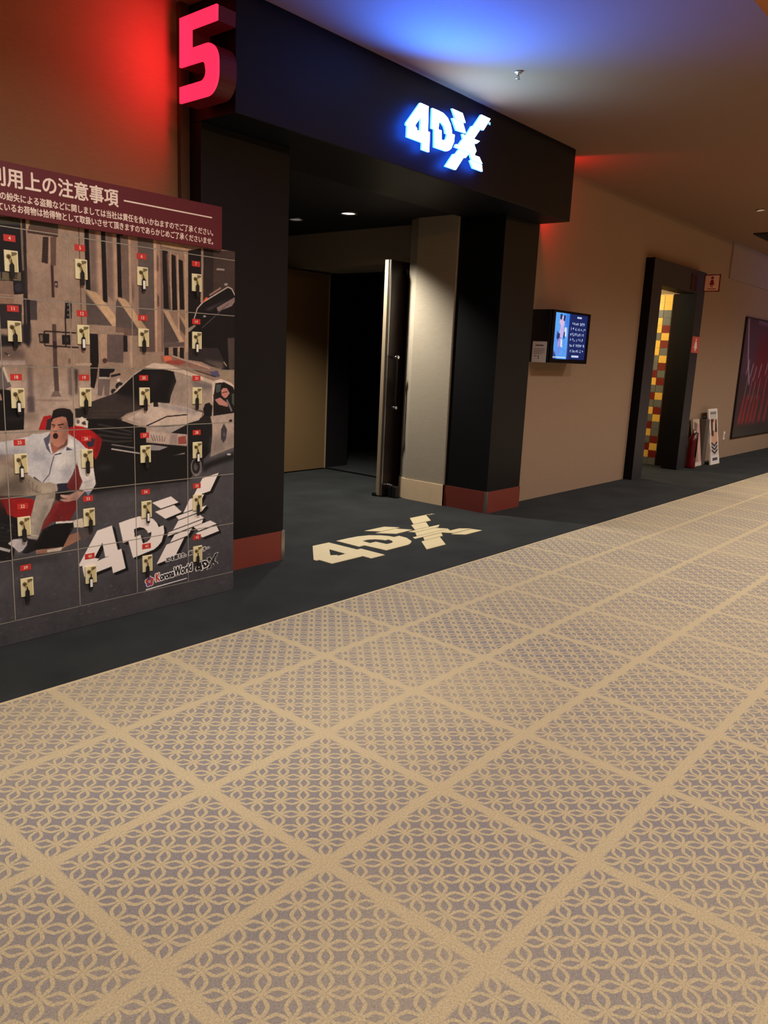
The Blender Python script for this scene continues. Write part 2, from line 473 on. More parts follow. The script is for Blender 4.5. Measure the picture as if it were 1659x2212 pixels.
# print of the locker mural: outlines in millimetres on the locker front (colour, opacity, softness)
MURAL = [
('P',[(1196,1984),(2631,2298),(2656,-407),(1066,36)],(150,124,104),1.0,0),
('P',[(1141,1161),(2642,1085),(2646,695),(1118,812)],(168,146,130),0.8,8),
('P',[(1110,705),(1505,703),(1801,739),(2645,794),(2654,-134),(1058,-80)],(80,76,80),1,4),
('P',[(1077,207),(2650,237),(2654,-134),(1058,-80)],(74,70,74),0.8,12),
('P',[(1284,1735),(1528,1767),(1530,1737),(1283,1714)],(64,58,46),1.0,0),
('P',[(1283,1714),(1530,1737),(1526,1471),(1485,1465),(1484,1515),(1271,1514)],(28,21,26),1.0,0),
('P',[(1272,1533),(1518,1555),(1516,1521),(1271,1511)],(108,94,72),1.0,0),
('L',[(1440,1547),(1439,1522)],6,(40,30,26),1.0,0),
('L',[(1490,1545),(1503,1545)],4,(40,30,26),1.0,0),
('L',[(1490,1538),(1503,1538)],4,(40,30,26),1.0,0),
('L',[(1489,1530),(1502,1530)],4,(40,30,26),1.0,0),
('L',[(1490,1547),(1489,1528)],4,(40,30,26),1.0,0),
('P',[(1270,1509),(1484,1517),(1485,1465),(1267,1458)],(128,100,84),1.0,0),
('P',[(1267,1447),(1484,1462),(1483,1428),(1265,1417)],(140,108,86),1.0,0),
('P',[(1265,1417),(1483,1428),(1515,1428),(1510,1333),(1259,1320)],(48,40,42),1.0,0),
('P',[(1528,1497),(1527,1491),(1525,1486),(1522,1481),(1517,1478),(1512,1475),(1507,1474),(1501,1474),(1497,1476),(1493,1479),(1490,1483),(1488,1488),(1487,1493),(1488,1499),(1491,1504),(1494,1509),(1498,1513),(1504,1515),(1509,1516),(1514,1516),(1519,1514),(1523,1511),(1526,1507),(1528,1502)],(38,33,42),1.0,0),
('P',[(1517,1496),(1516,1492),(1514,1488),(1512,1485),(1509,1482),(1506,1480),(1503,1479),(1499,1479),(1496,1481),(1494,1483),(1492,1486),(1491,1490),(1490,1494),(1491,1498),(1492,1501),(1495,1505),(1498,1508),(1501,1509),(1504,1510),(1508,1510),(1511,1509),(1513,1507),(1515,1504),(1516,1500)],(52,46,56),1.0,0),
('P',[(1531,1765),(1546,1767),(1540,1335),(1519,1334)],(46,31,27),1.0,0),
('L',[(1528,1767),(1527,1562)],8,(120,102,84),1.0,0),
('L',[(1553,1768),(1555,1710)],14,(170,142,112),1.0,0),
('P',[(1542,1575),(1560,1574),(1559,1474),(1542,1473)],(122,92,84),0.7,3),
('P',[(1528,1451),(1578,1448),(1576,1371),(1548,1370),(1540,1335),(1528,1334)],(72,60,60),1.0,0),
('P',[(1535,1455),(1549,1453),(1546,1335),(1534,1334)],(30,22,24),1.0,0),
('P',[(1563,1767),(1681,1768),(1681,1739),(1562,1736)],(82,74,66),1.0,0),
('P',[(1559,1739),(1680,1739),(1679,1712),(1645,1710),(1645,1717),(1550,1712)],(96,68,54),1.0,0),
('L',[(1551,1714),(1676,1713)],6,(66,44,36),1.0,0),
('P',[(1614,1704),(1638,1706),(1631,1600),(1605,1603)],(52,34,28),1.0,0),
('P',[(1645,1707),(1671,1711),(1665,1596),(1643,1598)],(98,72,60),1.0,0),
('L',[(1615,1693),(1634,1694)],2,(84,60,48),0.7,0),
('L',[(1615,1683),(1634,1684)],2,(84,60,48),0.7,0),
('L',[(1614,1673),(1633,1673)],2,(84,60,48),0.7,0),
('L',[(1614,1663),(1633,1663)],2,(84,60,48),0.7,0),
('L',[(1614,1652),(1632,1653)],2,(84,60,48),0.7,0),
('L',[(1613,1642),(1632,1643)],2,(84,60,48),0.7,0),
('L',[(1613,1632),(1632,1632)],2,(84,60,48),0.7,0),
('L',[(1612,1621),(1631,1622)],2,(84,60,48),0.7,0),
('L',[(1612,1611),(1631,1612)],2,(84,60,48),0.7,0),
('L',[(1642,1708),(1639,1599)],6,(160,130,108),1.0,0),
('L',[(1648,1597),(1648,1467)],12,(72,42,36),1.0,0),
('L',[(1647,1359),(1646,1191)],18,(84,62,56),1.0,0),
('L',[(1646,1191),(1648,1079)],21,(84,66,60),1.0,0),
('L',[(1647,1288),(1648,1258)],17,(58,30,48),1.0,0),
('P',[(1632,1079),(1656,1079),(1668,1057),(1620,1057)],(112,92,82),1.0,0),
('P',[(1656,1535),(1670,1534),(1669,1508),(1656,1510)],(56,30,46),1.0,0),
('P',[(1667,1522),(1666,1520),(1666,1518),(1665,1517),(1664,1516),(1663,1515),(1662,1515),(1661,1515),(1660,1515),(1659,1516),(1658,1518),(1658,1519),(1658,1521),(1658,1522),(1659,1524),(1659,1525),(1660,1526),(1661,1527),(1663,1528),(1664,1527),(1665,1527),(1666,1526),(1666,1525),(1667,1523)],(150,120,110),1.0,0),
('L',[(1771,1766),(1770,1364)],4,(92,66,54),1.0,0),
('L',[(1719,1733),(1718,1463)],2,(118,90,74),0.8,0),
('P',[(1700,1455),(1721,1456),(1718,1386),(1694,1384)],(26,20,22),1.0,0),
('P',[(1721,1455),(1729,1455),(1727,1386),(1718,1386)],(60,48,44),1.0,0),
('P',[(1717,1442),(1717,1441),(1716,1440),(1716,1439),(1715,1438),(1713,1437),(1712,1437),(1711,1437),(1710,1437),(1709,1438),(1708,1439),(1708,1440),(1708,1442),(1708,1443),(1709,1445),(1709,1446),(1710,1447),(1711,1447),(1713,1447),(1714,1447),(1715,1447),(1716,1446),(1716,1445),(1717,1444)],(120,112,108),0.8,0),
('P',[(1716,1421),(1716,1420),(1715,1419),(1715,1418),(1714,1417),(1713,1416),(1711,1416),(1710,1416),(1709,1416),(1708,1417),(1708,1418),(1707,1419),(1707,1421),(1707,1422),(1708,1424),(1709,1425),(1710,1426),(1711,1426),(1712,1427),(1713,1426),(1714,1426),(1715,1425),(1716,1424),(1716,1423)],(120,112,108),0.8,0),
('P',[(1715,1400),(1715,1399),(1715,1398),(1714,1397),(1713,1396),(1712,1395),(1711,1395),(1709,1395),(1708,1395),(1708,1396),(1707,1397),(1706,1399),(1706,1400),(1707,1401),(1707,1403),(1708,1404),(1709,1405),(1710,1405),(1711,1406),(1712,1405),(1713,1405),(1714,1404),(1715,1403),(1715,1402)],(120,112,108),0.8,0),
('L',[(1697,1384),(1697,1343)],6,(36,26,26),1.0,0),
('L',[(1720,1386),(1720,1344)],4,(50,38,34),1.0,0),
('P',[(1579,1317),(1625,1319),(1623,1278),(1581,1279)],(30,22,22),1.0,0),
('P',[(1679,1316),(1722,1318),(1721,1276),(1680,1276)],(30,22,22),1.0,0),
('P',[(1584,1312),(1597,1312),(1596,1286),(1584,1285)],(120,94,80),1.0,0),
('P',[(1707,1298),(1707,1295),(1706,1292),(1704,1290),(1703,1288),(1701,1287),(1698,1287),(1696,1287),(1694,1288),(1693,1290),(1691,1292),(1691,1294),(1690,1297),(1691,1300),(1692,1302),(1693,1304),(1695,1306),(1697,1307),(1699,1308),(1701,1307),(1703,1306),(1705,1305),(1706,1303),(1707,1300)],(64,50,46),1.0,0),
('L',[(1604,1315),(1604,1328),(1744,1327)],6,(40,28,26),1.0,0),
('L',[(1602,1283),(1604,1269),(1753,1266)],6,(40,28,26),1.0,0),
('L',[(1698,1362),(1695,1265)],6,(40,28,26),1.0,0),
('L',[(1720,1363),(1718,1272)],3,(70,54,48),1.0,0),
('P',[(1796,1761),(1816,1761),(1817,1509),(1795,1513)],(24,16,16),1.0,0),
('P',[(1872,1763),(1893,1763),(1896,1465),(1873,1466)],(26,17,17),1.0,0),
('P',[(1946,1767),(1980,1769),(1987,1491),(1946,1492)],(26,17,17),1.0,0),
('P',[(1818,1758),(1848,1760),(1846,1464),(1816,1489)],(112,88,78),0.8,2),
('P',[(1896,1769),(1927,1771),(1926,1470),(1895,1496)],(112,88,78),0.8,2),
('P',[(1855,1764),(1866,1762),(1870,1466),(1856,1474)],(176,140,112),0.8,2),
('P',[(1931,1774),(1942,1773),(1947,1472),(1933,1480)],(176,140,112),0.8,2),
('P',[(1948,1753),(1964,1755),(1963,1495),(1946,1497)],(24,16,17),1.0,0),
('P',[(1964,1755),(2003,1760),(2003,1473),(1967,1486)],(112,90,78),1.0,0),
('P',[(2003,1760),(2016,1762),(2016,1468),(2003,1473)],(166,134,108),1.0,0),
('P',[(2015,1759),(2046,1760),(2050,1413),(2016,1465)],(146,116,98),1.0,0),
('P',[(2020,1563),(2027,1545),(2024,1481),(2018,1487)],(84,64,58),0.8,2),
('P',[(2050,1766),(2132,1762),(2133,1259),(2051,1257)],(96,80,72),1.0,0),
('P',[(2081,1440),(2136,1444),(2133,1259),(2089,1258)],(104,80,72),1.0,0),
('P',[(2132,1762),(2178,1761),(2179,1261),(2133,1259)],(150,118,98),1.0,0),
('P',[(2132,1762),(2147,1762),(2145,1260),(2133,1259)],(178,144,118),1.0,0),
('P',[(2149,1704),(2157,1685),(2156,1621),(2147,1627)],(98,70,58),0.9,1),
('P',[(2149,1523),(2157,1511),(2156,1468),(2148,1468)],(78,54,46),0.9,1),
('P',[(2166,1760),(2178,1760),(2178,1261),(2167,1260)],(120,94,82),1.0,0),
('P',[(2177,1736),(2209,1730),(2315,1723),(2318,1265),(2179,1261)],(148,118,98),1.0,0),
('P',[(2177,1726),(2207,1721),(2223,1456),(2181,1459)],(34,23,22),1.0,0),
('P',[(2200,1710),(2208,1707),(2223,1456),(2211,1456)],(98,76,66),1.0,0),
('P',[(2226,1709),(2250,1704),(2257,1459),(2228,1455)],(34,23,22),1.0,0),
('P',[(2265,1691),(2290,1686),(2297,1462),(2271,1461)],(34,23,22),1.0,0),
('P',[(2257,1716),(2265,1708),(2270,1263),(2262,1263)],(182,150,122),1.0,0),
('P',[(2220,1725),(2226,1724),(2228,1450),(2222,1450)],(172,140,114),1.0,0),
('P',[(2162,1763),(2266,1761),(2327,1747),(2325,1737),(2264,1734),(2178,1737)],(166,136,106),1.0,0),
('L',[(2177,1734),(2264,1730),(2323,1731)],5,(110,86,70),1.0,0),
('L',[(2268,1757),(2325,1744)],4,(120,94,74),1.0,0),
('P',[(2298,1728),(2316,1728),(2318,1265),(2302,1264)],(178,146,114),1.0,0),
('P',[(2320,1736),(2394,1756),(2399,1496),(2356,1421),(2318,1375)],(30,22,23),1.0,0),
('P',[(2407,1758),(2491,1758),(2491,1538),(2406,1497)],(52,38,35),1.0,0),
('P',[(2467,1755),(2625,1771),(2628,1513),(2467,1536)],(74,56,48),1.0,0),
('L',[(2401,1759),(2401,1660)],14,(148,128,112),1.0,0),
('L',[(2399,1660),(2395,1503)],9,(158,132,112),1.0,0),
('L',[(2486,1669),(2535,1671)],9,(150,132,120),1.0,0),
('P',[(2556,1603),(2556,1601),(2555,1600),(2553,1598),(2550,1597),(2548,1596),(2544,1595),(2541,1595),(2539,1596),(2536,1597),(2534,1598),(2533,1599),(2533,1601),(2533,1602),(2534,1604),(2536,1605),(2539,1607),(2541,1608),(2544,1608),(2547,1608),(2550,1608),(2553,1607),(2555,1606),(2556,1604)],(150,140,130),1.0,0),
('P',[(1793,1498),(1920,1366),(1795,1366)],(92,76,70),1.0,0),
('P',[(1793,1512),(1844,1504),(1955,1387),(1970,1369),(1916,1365)],(184,152,118),1.0,0),
('P',[(1942,1484),(2045,1361),(2048,1332),(1932,1364),(1935,1462)],(92,76,70),1.0,0),
('P',[(1942,1489),(1982,1487),(2094,1360),(2045,1359)],(178,146,114),1.0,0),
('P',[(1932,1364),(1971,1360),(1971,1338),(1931,1339)],(116,88,74),1.0,0),
('P',[(1945,1328),(1989,1327),(1989,1255),(1951,1254)],(34,26,34),1.0,0),
('P',[(1971,1360),(2041,1357),(2041,1328),(1971,1328)],(110,84,74),1.0,0),
('P',[(2181,1444),(2268,1311),(2179,1299)],(82,68,62),1.0,0),
('P',[(2179,1452),(2205,1452),(2295,1312),(2268,1309)],(180,148,118),1.0,0),
('P',[(2267,1441),(2304,1408),(2303,1377)],(172,140,110),1.0,0),
('P',[(2269,1426),(2302,1377),(2301,1340),(2269,1369)],(84,66,60),0.8,1),
('P',[(2179,1304),(2295,1310),(2295,1290),(2179,1281)],(96,78,72),1.0,0),
('P',[(2183,1281),(2207,1282),(2207,1214),(2183,1213)],(36,26,26),1.0,0),
('P',[(2231,1282),(2255,1283),(2256,1215),(2231,1214)],(36,26,26),1.0,0),
('P',[(2268,1284),(2293,1284),(2293,1215),(2268,1215)],(36,26,26),1.0,0),
('P',[(2000,1326),(2013,1327),(2015,1177),(2000,1177)],(170,138,114),1.0,0),
('P',[(2354,1431),(2374,1477),(2399,1501),(2556,1592),(2604,1554),(2629,1423),(2630,1259),(2579,1221),(2565,1129),(2528,1151),(2491,1270),(2394,1270),(2318,1271),(2318,1371)],(24,19,21),1.0,0),
('L',[(2350,1417),(2372,1474),(2404,1505),(2556,1590),(2581,1584),(2600,1554)],6,(182,160,148),1.0,0),
('P',[(2399,1501),(2423,1531),(2436,1528),(2410,1506)],(200,92,62),1.0,0),
('L',[(2443,1541),(2513,1583)],8,(150,118,100),1.0,0),
('P',[(2487,1485),(2600,1545),(2602,1525),(2581,1499),(2496,1467)],(134,108,102),1.0,0),
('P',[(2412,1470),(2600,1550),(2563,1533),(2447,1469)],(92,80,80),0.7,2),
('L',[(2399,1382),(2563,1512)],4,(84,74,74),1.0,0),
('P',[(2314,1374),(2352,1395),(2365,1391),(2322,1358)],(138,122,106),1.0,0),
('P',[(2423,1439),(2423,1438),(2422,1437),(2420,1436),(2419,1435),(2417,1434),(2414,1434),(2412,1434),(2410,1434),(2408,1435),(2407,1436),(2406,1437),(2406,1438),(2406,1439),(2407,1441),(2408,1442),(2410,1443),(2412,1443),(2414,1443),(2417,1443),(2419,1443),(2420,1442),(2422,1442),(2423,1440)],(150,142,136),1.0,0),
('P',[(2318,1283),(2496,1289),(2537,1221),(2505,1188),(2460,1195),(2394,1218),(2317,1227)],(52,42,42),1.0,0),
('P',[(2403,1229),(2528,1221),(2537,1181),(2510,1181)],(110,92,82),0.8,3),
('P',[(2555,1341),(2629,1344),(2631,1123),(2565,1189)],(76,62,56),1.0,0),
('P',[(2514,1181),(2631,1183),(2631,1108),(2584,1127),(2510,1145)],(150,130,106),1.0,0),
('L',[(2532,1221),(2551,1200)],6,(160,140,120),1.0,0),
('P',[(1252,1201),(1519,1207),(1518,1189),(1251,1184)],(168,146,134),1.0,0),
('P',[(1254,1247),(1518,1256),(1516,1210),(1252,1206)],(104,82,74),0.9,4),
('P',[(1439,1305),(1508,1288),(1504,1265),(1437,1259),(1255,1256),(1257,1297)],(36,28,28),1,2),
('L',[(1435,1234),(1458,1223)],6,(60,50,46),1.0,0),
('P',[(1457,1225),(1457,1225),(1456,1224),(1456,1223),(1455,1223),(1454,1223),(1453,1223),(1453,1223),(1452,1223),(1451,1223),(1450,1224),(1450,1225),(1450,1225),(1450,1226),(1451,1227),(1451,1227),(1452,1228),(1453,1228),(1454,1228),(1455,1228),(1455,1228),(1456,1228),(1457,1227),(1457,1226)],(190,170,150),1.0,0),
('P',[(1511,1351),(1547,1353),(1547,1287),(1536,1257),(1522,1274),(1510,1276)],(36,28,32),1,2),
('P',[(1526,1189),(1547,1190),(1547,995),(1519,993)],(112,92,84),0.9,2),
('P',[(1519,1059),(1548,1058),(1547,995),(1519,993)],(92,76,76),0.9,2),
('P',[(1506,993),(1561,986),(1556,955),(1504,954)],(132,112,96),0.8,3),
('P',[(1548,1046),(1700,1041),(1700,1037),(1548,1042)],(118,96,84),0.8,1),
('P',[(1619,1109),(1618,1099),(1615,1090),(1610,1081),(1604,1075),(1597,1071),(1589,1070),(1582,1071),(1575,1075),(1570,1082),(1566,1090),(1564,1099),(1563,1109),(1564,1119),(1568,1129),(1572,1137),(1579,1143),(1585,1147),(1593,1148),(1600,1147),(1607,1143),(1612,1137),(1616,1129),(1619,1119)],(128,106,92),0.5,10),
('P',[(1699,1183),(1722,1180),(1721,1056),(1700,1063)],(112,92,82),0.9,2),
('P',[(1729,1180),(1747,1168),(1740,1069),(1731,1062)],(60,44,46),0.9,2),
('P',[(1704,1220),(1715,1217),(1714,1193),(1703,1198)],(120,92,70),1.0,0),
('P',[(1729,1220),(1740,1218),(1740,1181),(1729,1180)],(150,120,100),1.0,0),
('P',[(1250,1168),(1426,1176),(1457,1101),(1445,1095),(1428,1089),(1245,1090)],(96,84,80),1.0,0),
('L',[(1427,1179),(1447,1118)],10,(180,160,145),1.0,0),
('P',[(1245,1090),(1428,1089),(1448,1086),(1505,1008),(1499,923),(1428,921),(1235,927)],(22,18,20),1.0,0),
('P',[(1244,1073),(1412,1072),(1417,1045),(1242,1048)],(160,120,100),1.0,0),
('P',[(1428,978),(1499,978),(1500,960),(1428,960)],(44,40,44),0.8,3),
('P',[(1806,1328),(1845,1327),(1845,1208),(1832,1131),(1820,1090),(1803,1097)],(28,20,21),1.0,0),
('P',[(1855,1327),(1887,1329),(1886,1221),(1854,1220)],(168,136,112),1.0,0),
('P',[(1889,1329),(1969,1329),(1966,1204),(1885,1208)],(104,84,78),1.0,0),
('P',[(1736,1199),(1810,1201),(1810,1191),(1736,1190)],(170,146,122),1.0,0),
('P',[(1886,1213),(1885,1210),(1884,1207),(1882,1205),(1880,1203),(1877,1202),(1874,1201),(1871,1202),(1869,1203),(1866,1205),(1865,1207),(1864,1210),(1863,1213),(1864,1216),(1865,1218),(1867,1221),(1869,1223),(1872,1224),(1875,1224),(1878,1224),(1881,1223),(1883,1221),(1885,1219),(1886,1216)],(84,52,42),1.0,0),
('P',[(1847,1178),(1883,1183),(1923,1179),(1918,1164),(1898,1157),(1895,1140),(1845,1139)],(30,22,27),1.0,0),
('P',[(1840,1139),(1899,1138),(1891,1057),(1868,1059),(1868,1109),(1854,1058),(1835,1060)],(116,96,88),1.0,0),
('L',[(1843,1137),(1897,1136)],9,(176,158,142),1.0,0),
('P',[(1967,1099),(1966,1094),(1964,1089),(1960,1085),(1955,1082),(1950,1080),(1944,1080),(1939,1080),(1933,1082),(1929,1086),(1926,1090),(1924,1094),(1923,1099),(1924,1104),(1926,1109),(1930,1113),(1934,1116),(1940,1118),(1945,1119),(1951,1118),(1956,1116),(1961,1113),(1964,1109),(1966,1104)],(40,34,36),1.0,0),
('P',[(1930,1077),(1929,1073),(1928,1070),(1925,1067),(1922,1065),(1919,1064),(1915,1064),(1911,1064),(1908,1065),(1905,1068),(1903,1070),(1901,1073),(1901,1077),(1901,1080),(1903,1083),(1905,1086),(1908,1088),(1912,1089),(1916,1090),(1919,1089),(1923,1088),(1926,1086),(1928,1083),(1929,1080)],(40,34,36),1.0,0),
('L',[(1903,1145),(1950,1155)],10,(42,32,34),1.0,0),
('P',[(1947,1129),(1947,1127),(1946,1125),(1945,1123),(1943,1122),(1941,1121),(1939,1121),(1937,1121),(1935,1122),(1933,1123),(1932,1125),(1931,1127),(1931,1129),(1931,1131),(1932,1132),(1934,1134),(1935,1135),(1937,1136),(1939,1136),(1941,1136),(1943,1135),(1945,1134),(1946,1133),(1947,1131)],(190,178,170),1.0,0),
('L',[(1911,1067),(1948,1103)],4,(160,145,135),1.0,0),
('P',[(1726,1004),(1800,1011),(1889,1051),(1947,1067),(1941,821),(1799,875),(1792,960),(1727,965)],(46,38,36),1.0,0),
('P',[(1782,1026),(1924,1070),(2068,1001),(1958,960),(1942,928),(1779,937)],(62,50,46),1.0,0),
('L',[(1807,991),(1945,991)],3,(92,80,74),0.6,1),
('L',[(1806,977),(1945,971)],3,(92,80,74),0.6,1),
('L',[(1806,962),(1944,951)],3,(92,80,74),0.6,1),
('L',[(1805,948),(1944,931)],3,(92,80,74),0.6,1),
('L',[(1805,933),(1943,911)],3,(92,80,74),0.6,1),
('L',[(1804,919),(1943,891)],3,(92,80,74),0.6,1),
('P',[(1773,957),(1921,955),(2017,921),(2078,905),(2077,836),(2306,805),(2316,981),(2460,904),(2456,770),(2393,723),(2313,626),(2161,626),(1769,651),(1769,834)],(24,21,23),1.0,0),
('L',[(1831,932),(1913,914),(2005,888)],4,(120,108,102),0.7,1),
('L',[(1830,909),(1912,892),(2004,875)],4,(120,108,102),0.7,1),
('L',[(1830,886),(1911,871),(2004,861)],4,(120,108,102),0.7,1),
('L',[(1829,864),(1911,849),(2004,847)],4,(120,108,102),0.7,1),
('P',[(1924,1070),(2014,1148),(2072,1185),(2193,1180),(2246,1164),(2254,1115),(2207,1019),(2104,1021),(2064,1001)],(24,19,22),1.0,0),
('P',[(1924,1066),(2016,1055),(2068,1001),(1923,1034)],(52,42,42),0.9,3),
('P',[(2102,1166),(2169,1166),(2136,1088),(2104,1068)],(46,36,40),0.7,6),
('L',[(1921,1073),(2014,1150),(2072,1185)],6,(176,154,138),1.0,0),
('P',[(2068,1185),(2123,1208),(2202,1204),(2465,1126),(2460,1108),(2334,1147),(2234,1171),(2169,1180)],(200,176,154),1.0,0),
('P',[(2234,1167),(2334,1145),(2460,1108),(2460,1014),(2407,975),(2316,995),(2210,1024),(2216,1053),(2248,1122)],(164,142,124),1.0,0),
('P',[(2246,1122),(2316,1115),(2316,1002),(2216,1032)],(146,126,112),0.8,8),
('P',[(2334,1137),(2460,1105),(2456,1079),(2342,1094)],(110,96,94),0.8,4),
('P',[(2320,995),(2407,975),(2402,957),(2316,977)],(60,50,48),0.9,1),
('P',[(2112,1024),(2151,1023),(2320,995),(2402,968),(2380,932),(2298,914),(2082,914),(1980,950),(2064,993)],(190,168,150),1.0,0),
('P',[(2151,1021),(2316,993),(2393,965),(2350,959),(2151,1002)],(150,136,130),0.9,3),
('P',[(1980,953),(2079,953),(2082,914)],(160,140,130),0.9,4),
('P',[(2082,914),(2307,913),(2214,875),(2133,889)],(160,144,132),1.0,0),
('P',[(2119,1027),(2143,1023),(2147,1003),(2119,1003)],(40,30,30),1.0,0),
('L',[(2078,914),(2118,928),(2190,955),(2309,961)],6,(44,34,34),1.0,0),
('L',[(2082,912),(2190,909),(2309,913)],4,(52,42,42),1.0,0),
('L',[(1947,954),(1980,973),(2068,994)],6,(150,130,112),1.0,0),
('P',[(2081,855),(2097,889),(2214,871),(2298,869),(2308,813),(2197,819),(2108,835)],(176,154,140),1.0,0),
('P',[(2255,853),(2300,858),(2304,818),(2255,817)],(140,68,60),0.9,0),
('P',[(2210,870),(2251,868),(2251,816),(2205,819)],(140,120,112),0.8,2),
('L',[(2101,873),(2116,841)],4,(100,76,70),0.8,0),
('L',[(2117,870),(2128,840)],4,(100,76,70),0.8,0),
('L',[(2133,867),(2140,839)],4,(100,76,70),0.8,0),
('L',[(2149,865),(2152,837)],4,(100,76,70),0.8,0),
('L',[(2165,862),(2164,836)],4,(100,76,70),0.8,0),
('L',[(2181,859),(2176,834)],4,(100,76,70),0.8,0),
('P',[(2049,824),(2108,824),(2197,808),(2148,794),(2084,798)],(140,130,132),1.0,0),
('L',[(1895,817),(2029,789),(2099,773),(2188,758),(2293,770)],6,(176,164,156),1.0,0),
('L',[(1896,837),(2015,814)],5,(120,110,108),1.0,0),
('P',[(2214,875),(2307,912),(2460,904),(2460,770),(2420,802),(2319,808),(2308,863)],(30,28,31),1.0,0),
('P',[(2315,913),(2380,932),(2411,960),(2460,944),(2460,904)],(40,36,36),1.0,0),
('P',[(2158,1242),(2218,1246),(2259,1236),(2492,1181),(2508,1152),(2456,1153),(2321,1193),(2259,1197),(2170,1214)],(140,104,90),1.0,0),
('P',[(2176,1241),(2220,1242),(2224,1218),(2180,1217)],(206,112,80),1.0,0),
('P',[(2190,1218),(2259,1226),(2309,1213),(2255,1200),(2190,1207)],(150,76,64),1.0,0),
('L',[(2226,1244),(2317,1220),(2447,1187)],6,(180,150,130),1.0,0),
('P',[(2442,1169),(2492,1177),(2508,1150),(2492,1143),(2460,1153)],(86,82,112),1.0,0),
('L',[(2338,1182),(2483,1145)],5,(50,40,42),1.0,0),
('P',[(2460,1123),(2514,1136),(2579,1116),(2603,1097),(2584,1093),(2537,1119),(2480,1114),(2476,1050),(2460,1014)],(200,178,158),1.0,0),
('P',[(2480,1115),(2537,1119),(2589,1097),(2608,1064),(2609,958),(2467,950),(2469,1050)],(30,25,26),1.0,0),
('P',[(2483,1108),(2515,1108),(2510,1072),(2483,1065)],(70,78,72),1.0,0),
('P',[(2517,1079),(2533,1094),(2556,1090),(2573,1066),(2552,1042),(2538,1038),(2519,1053)],(184,124,110),1.0,0),
('P',[(2519,1105),(2565,1108),(2584,1071),(2570,1064),(2551,1090),(2528,1090)],(26,20,22),1.0,0),
('P',[(2476,1032),(2510,1042),(2533,1027),(2559,1012),(2559,993),(2501,1006)],(178,124,112),1.0,0),
('L',[(2522,1066),(2556,1071)],4,(60,30,30),1.0,0),
('P',[(2467,1058),(2487,1054),(2483,1032),(2467,1036)],(40,30,30),1.0,0),
('L',[(2552,1031),(2585,970)],10,(120,112,108),1.0,0),
('P',[(2584,1060),(2608,1064),(2608,989),(2585,1012)],(70,84,72),1.0,0),
('P',[(2404,986),(2416,1011),(2442,1018),(2462,999),(2456,948),(2411,953)],(28,24,25),1.0,0),
('P',[(2449,948),(2609,962),(2610,785),(2449,741),(2465,885)],(172,150,134),1.0,0),
('P',[(2460,848),(2609,852),(2610,785),(2449,741)],(138,122,112),0.8,6),
('P',[(2534,908),(2555,878),(2548,829),(2532,807),(2515,831),(2515,879)],(74,64,74),1.0,0),
('P',[(2566,926),(2587,929),(2588,914),(2567,915)],(54,44,48),1.0,0),
('L',[(2529,852),(2543,852)],16,(110,100,104),0.8,0),
('P',[(2320,763),(2409,757),(2403,687),(2367,650),(2331,668)],(36,33,35),1.0,0),
('P',[(2397,693),(2395,680),(2392,669),(2386,660),(2379,653),(2371,649),(2362,648),(2353,650),(2345,656),(2338,664),(2332,674),(2329,686),(2328,698),(2329,710),(2333,721),(2338,731),(2345,737),(2353,742),(2362,743),(2371,740),(2379,735),(2387,727),(2392,717),(2395,705)],(118,108,106),1.0,0),
('P',[(2385,696),(2384,687),(2381,678),(2377,670),(2372,665),(2366,662),(2359,661),(2353,663),(2347,667),(2342,673),(2338,681),(2336,690),(2335,700),(2336,709),(2338,718),(2342,725),(2347,731),(2353,734),(2360,735),(2366,733),(2372,729),(2377,723),(2381,715),(2384,706)],(44,39,41),1.0,0),
('P',[(2370,697),(2370,692),(2369,687),(2367,683),(2364,680),(2361,679),(2358,678),(2355,679),(2352,681),(2350,685),(2348,689),(2347,694),(2347,699),(2347,704),(2348,709),(2350,713),(2353,716),(2356,718),(2359,718),(2362,717),(2364,715),(2367,712),(2369,707),(2370,702)],(92,84,84),1.0,0),
('P',[(1782,755),(2024,783),(2320,763),(2319,639),(2021,629),(1797,620),(1737,640)],(26,23,25),1,2),
('P',[(2403,707),(2602,754),(2603,718),(2451,688),(2403,662)],(34,32,34),1,3),
('P',[(1805,736),(1868,744),(1912,727),(1853,723)],(54,50,52),0.8,4),
('P',[(1802,633),(2021,634),(2313,635),(2313,615),(2020,601),(1801,611)],(50,46,48),0.7,6),
('P',[(2582,745),(2581,744),(2580,743),(2577,742),(2574,741),(2571,741),(2567,741),(2564,742),(2560,742),(2557,743),(2555,745),(2554,746),(2553,747),(2554,748),(2555,749),(2557,750),(2560,750),(2564,751),(2567,751),(2571,750),(2574,749),(2577,749),(2580,747),(2581,746)],(190,178,172),1.0,0),
('P',[(1561,918),(1571,945),(1585,975),(1617,979),(1620,971),(1598,916)],(156,34,36),1.0,0),
('P',[(1600,960),(1623,968),(1621,915),(1592,917)],(52,44,48),1.0,0),
('P',[(1693,925),(1726,930),(1756,927),(1804,904),(1848,866),(1846,840),(1832,801),(1817,773),(1800,803),(1770,831),(1727,872),(1694,887)],(164,32,34),1.0,0),
('P',[(1824,887),(1850,866),(1846,840),(1817,773),(1811,803)],(110,24,28),0.9,3),
('P',[(1774,850),(1796,869),(1817,868),(1809,835),(1784,830)],(54,50,66),1.0,0),
('P',[(1774,867),(1774,865),(1773,863),(1771,861),(1770,860),(1768,860),(1766,859),(1764,860),(1762,861),(1761,862),(1760,864),(1759,865),(1759,867),(1759,869),(1760,871),(1761,873),(1763,874),(1765,875),(1767,875),(1769,874),(1770,874),(1772,872),(1773,871),(1774,869)],(206,110,96),1.0,0),
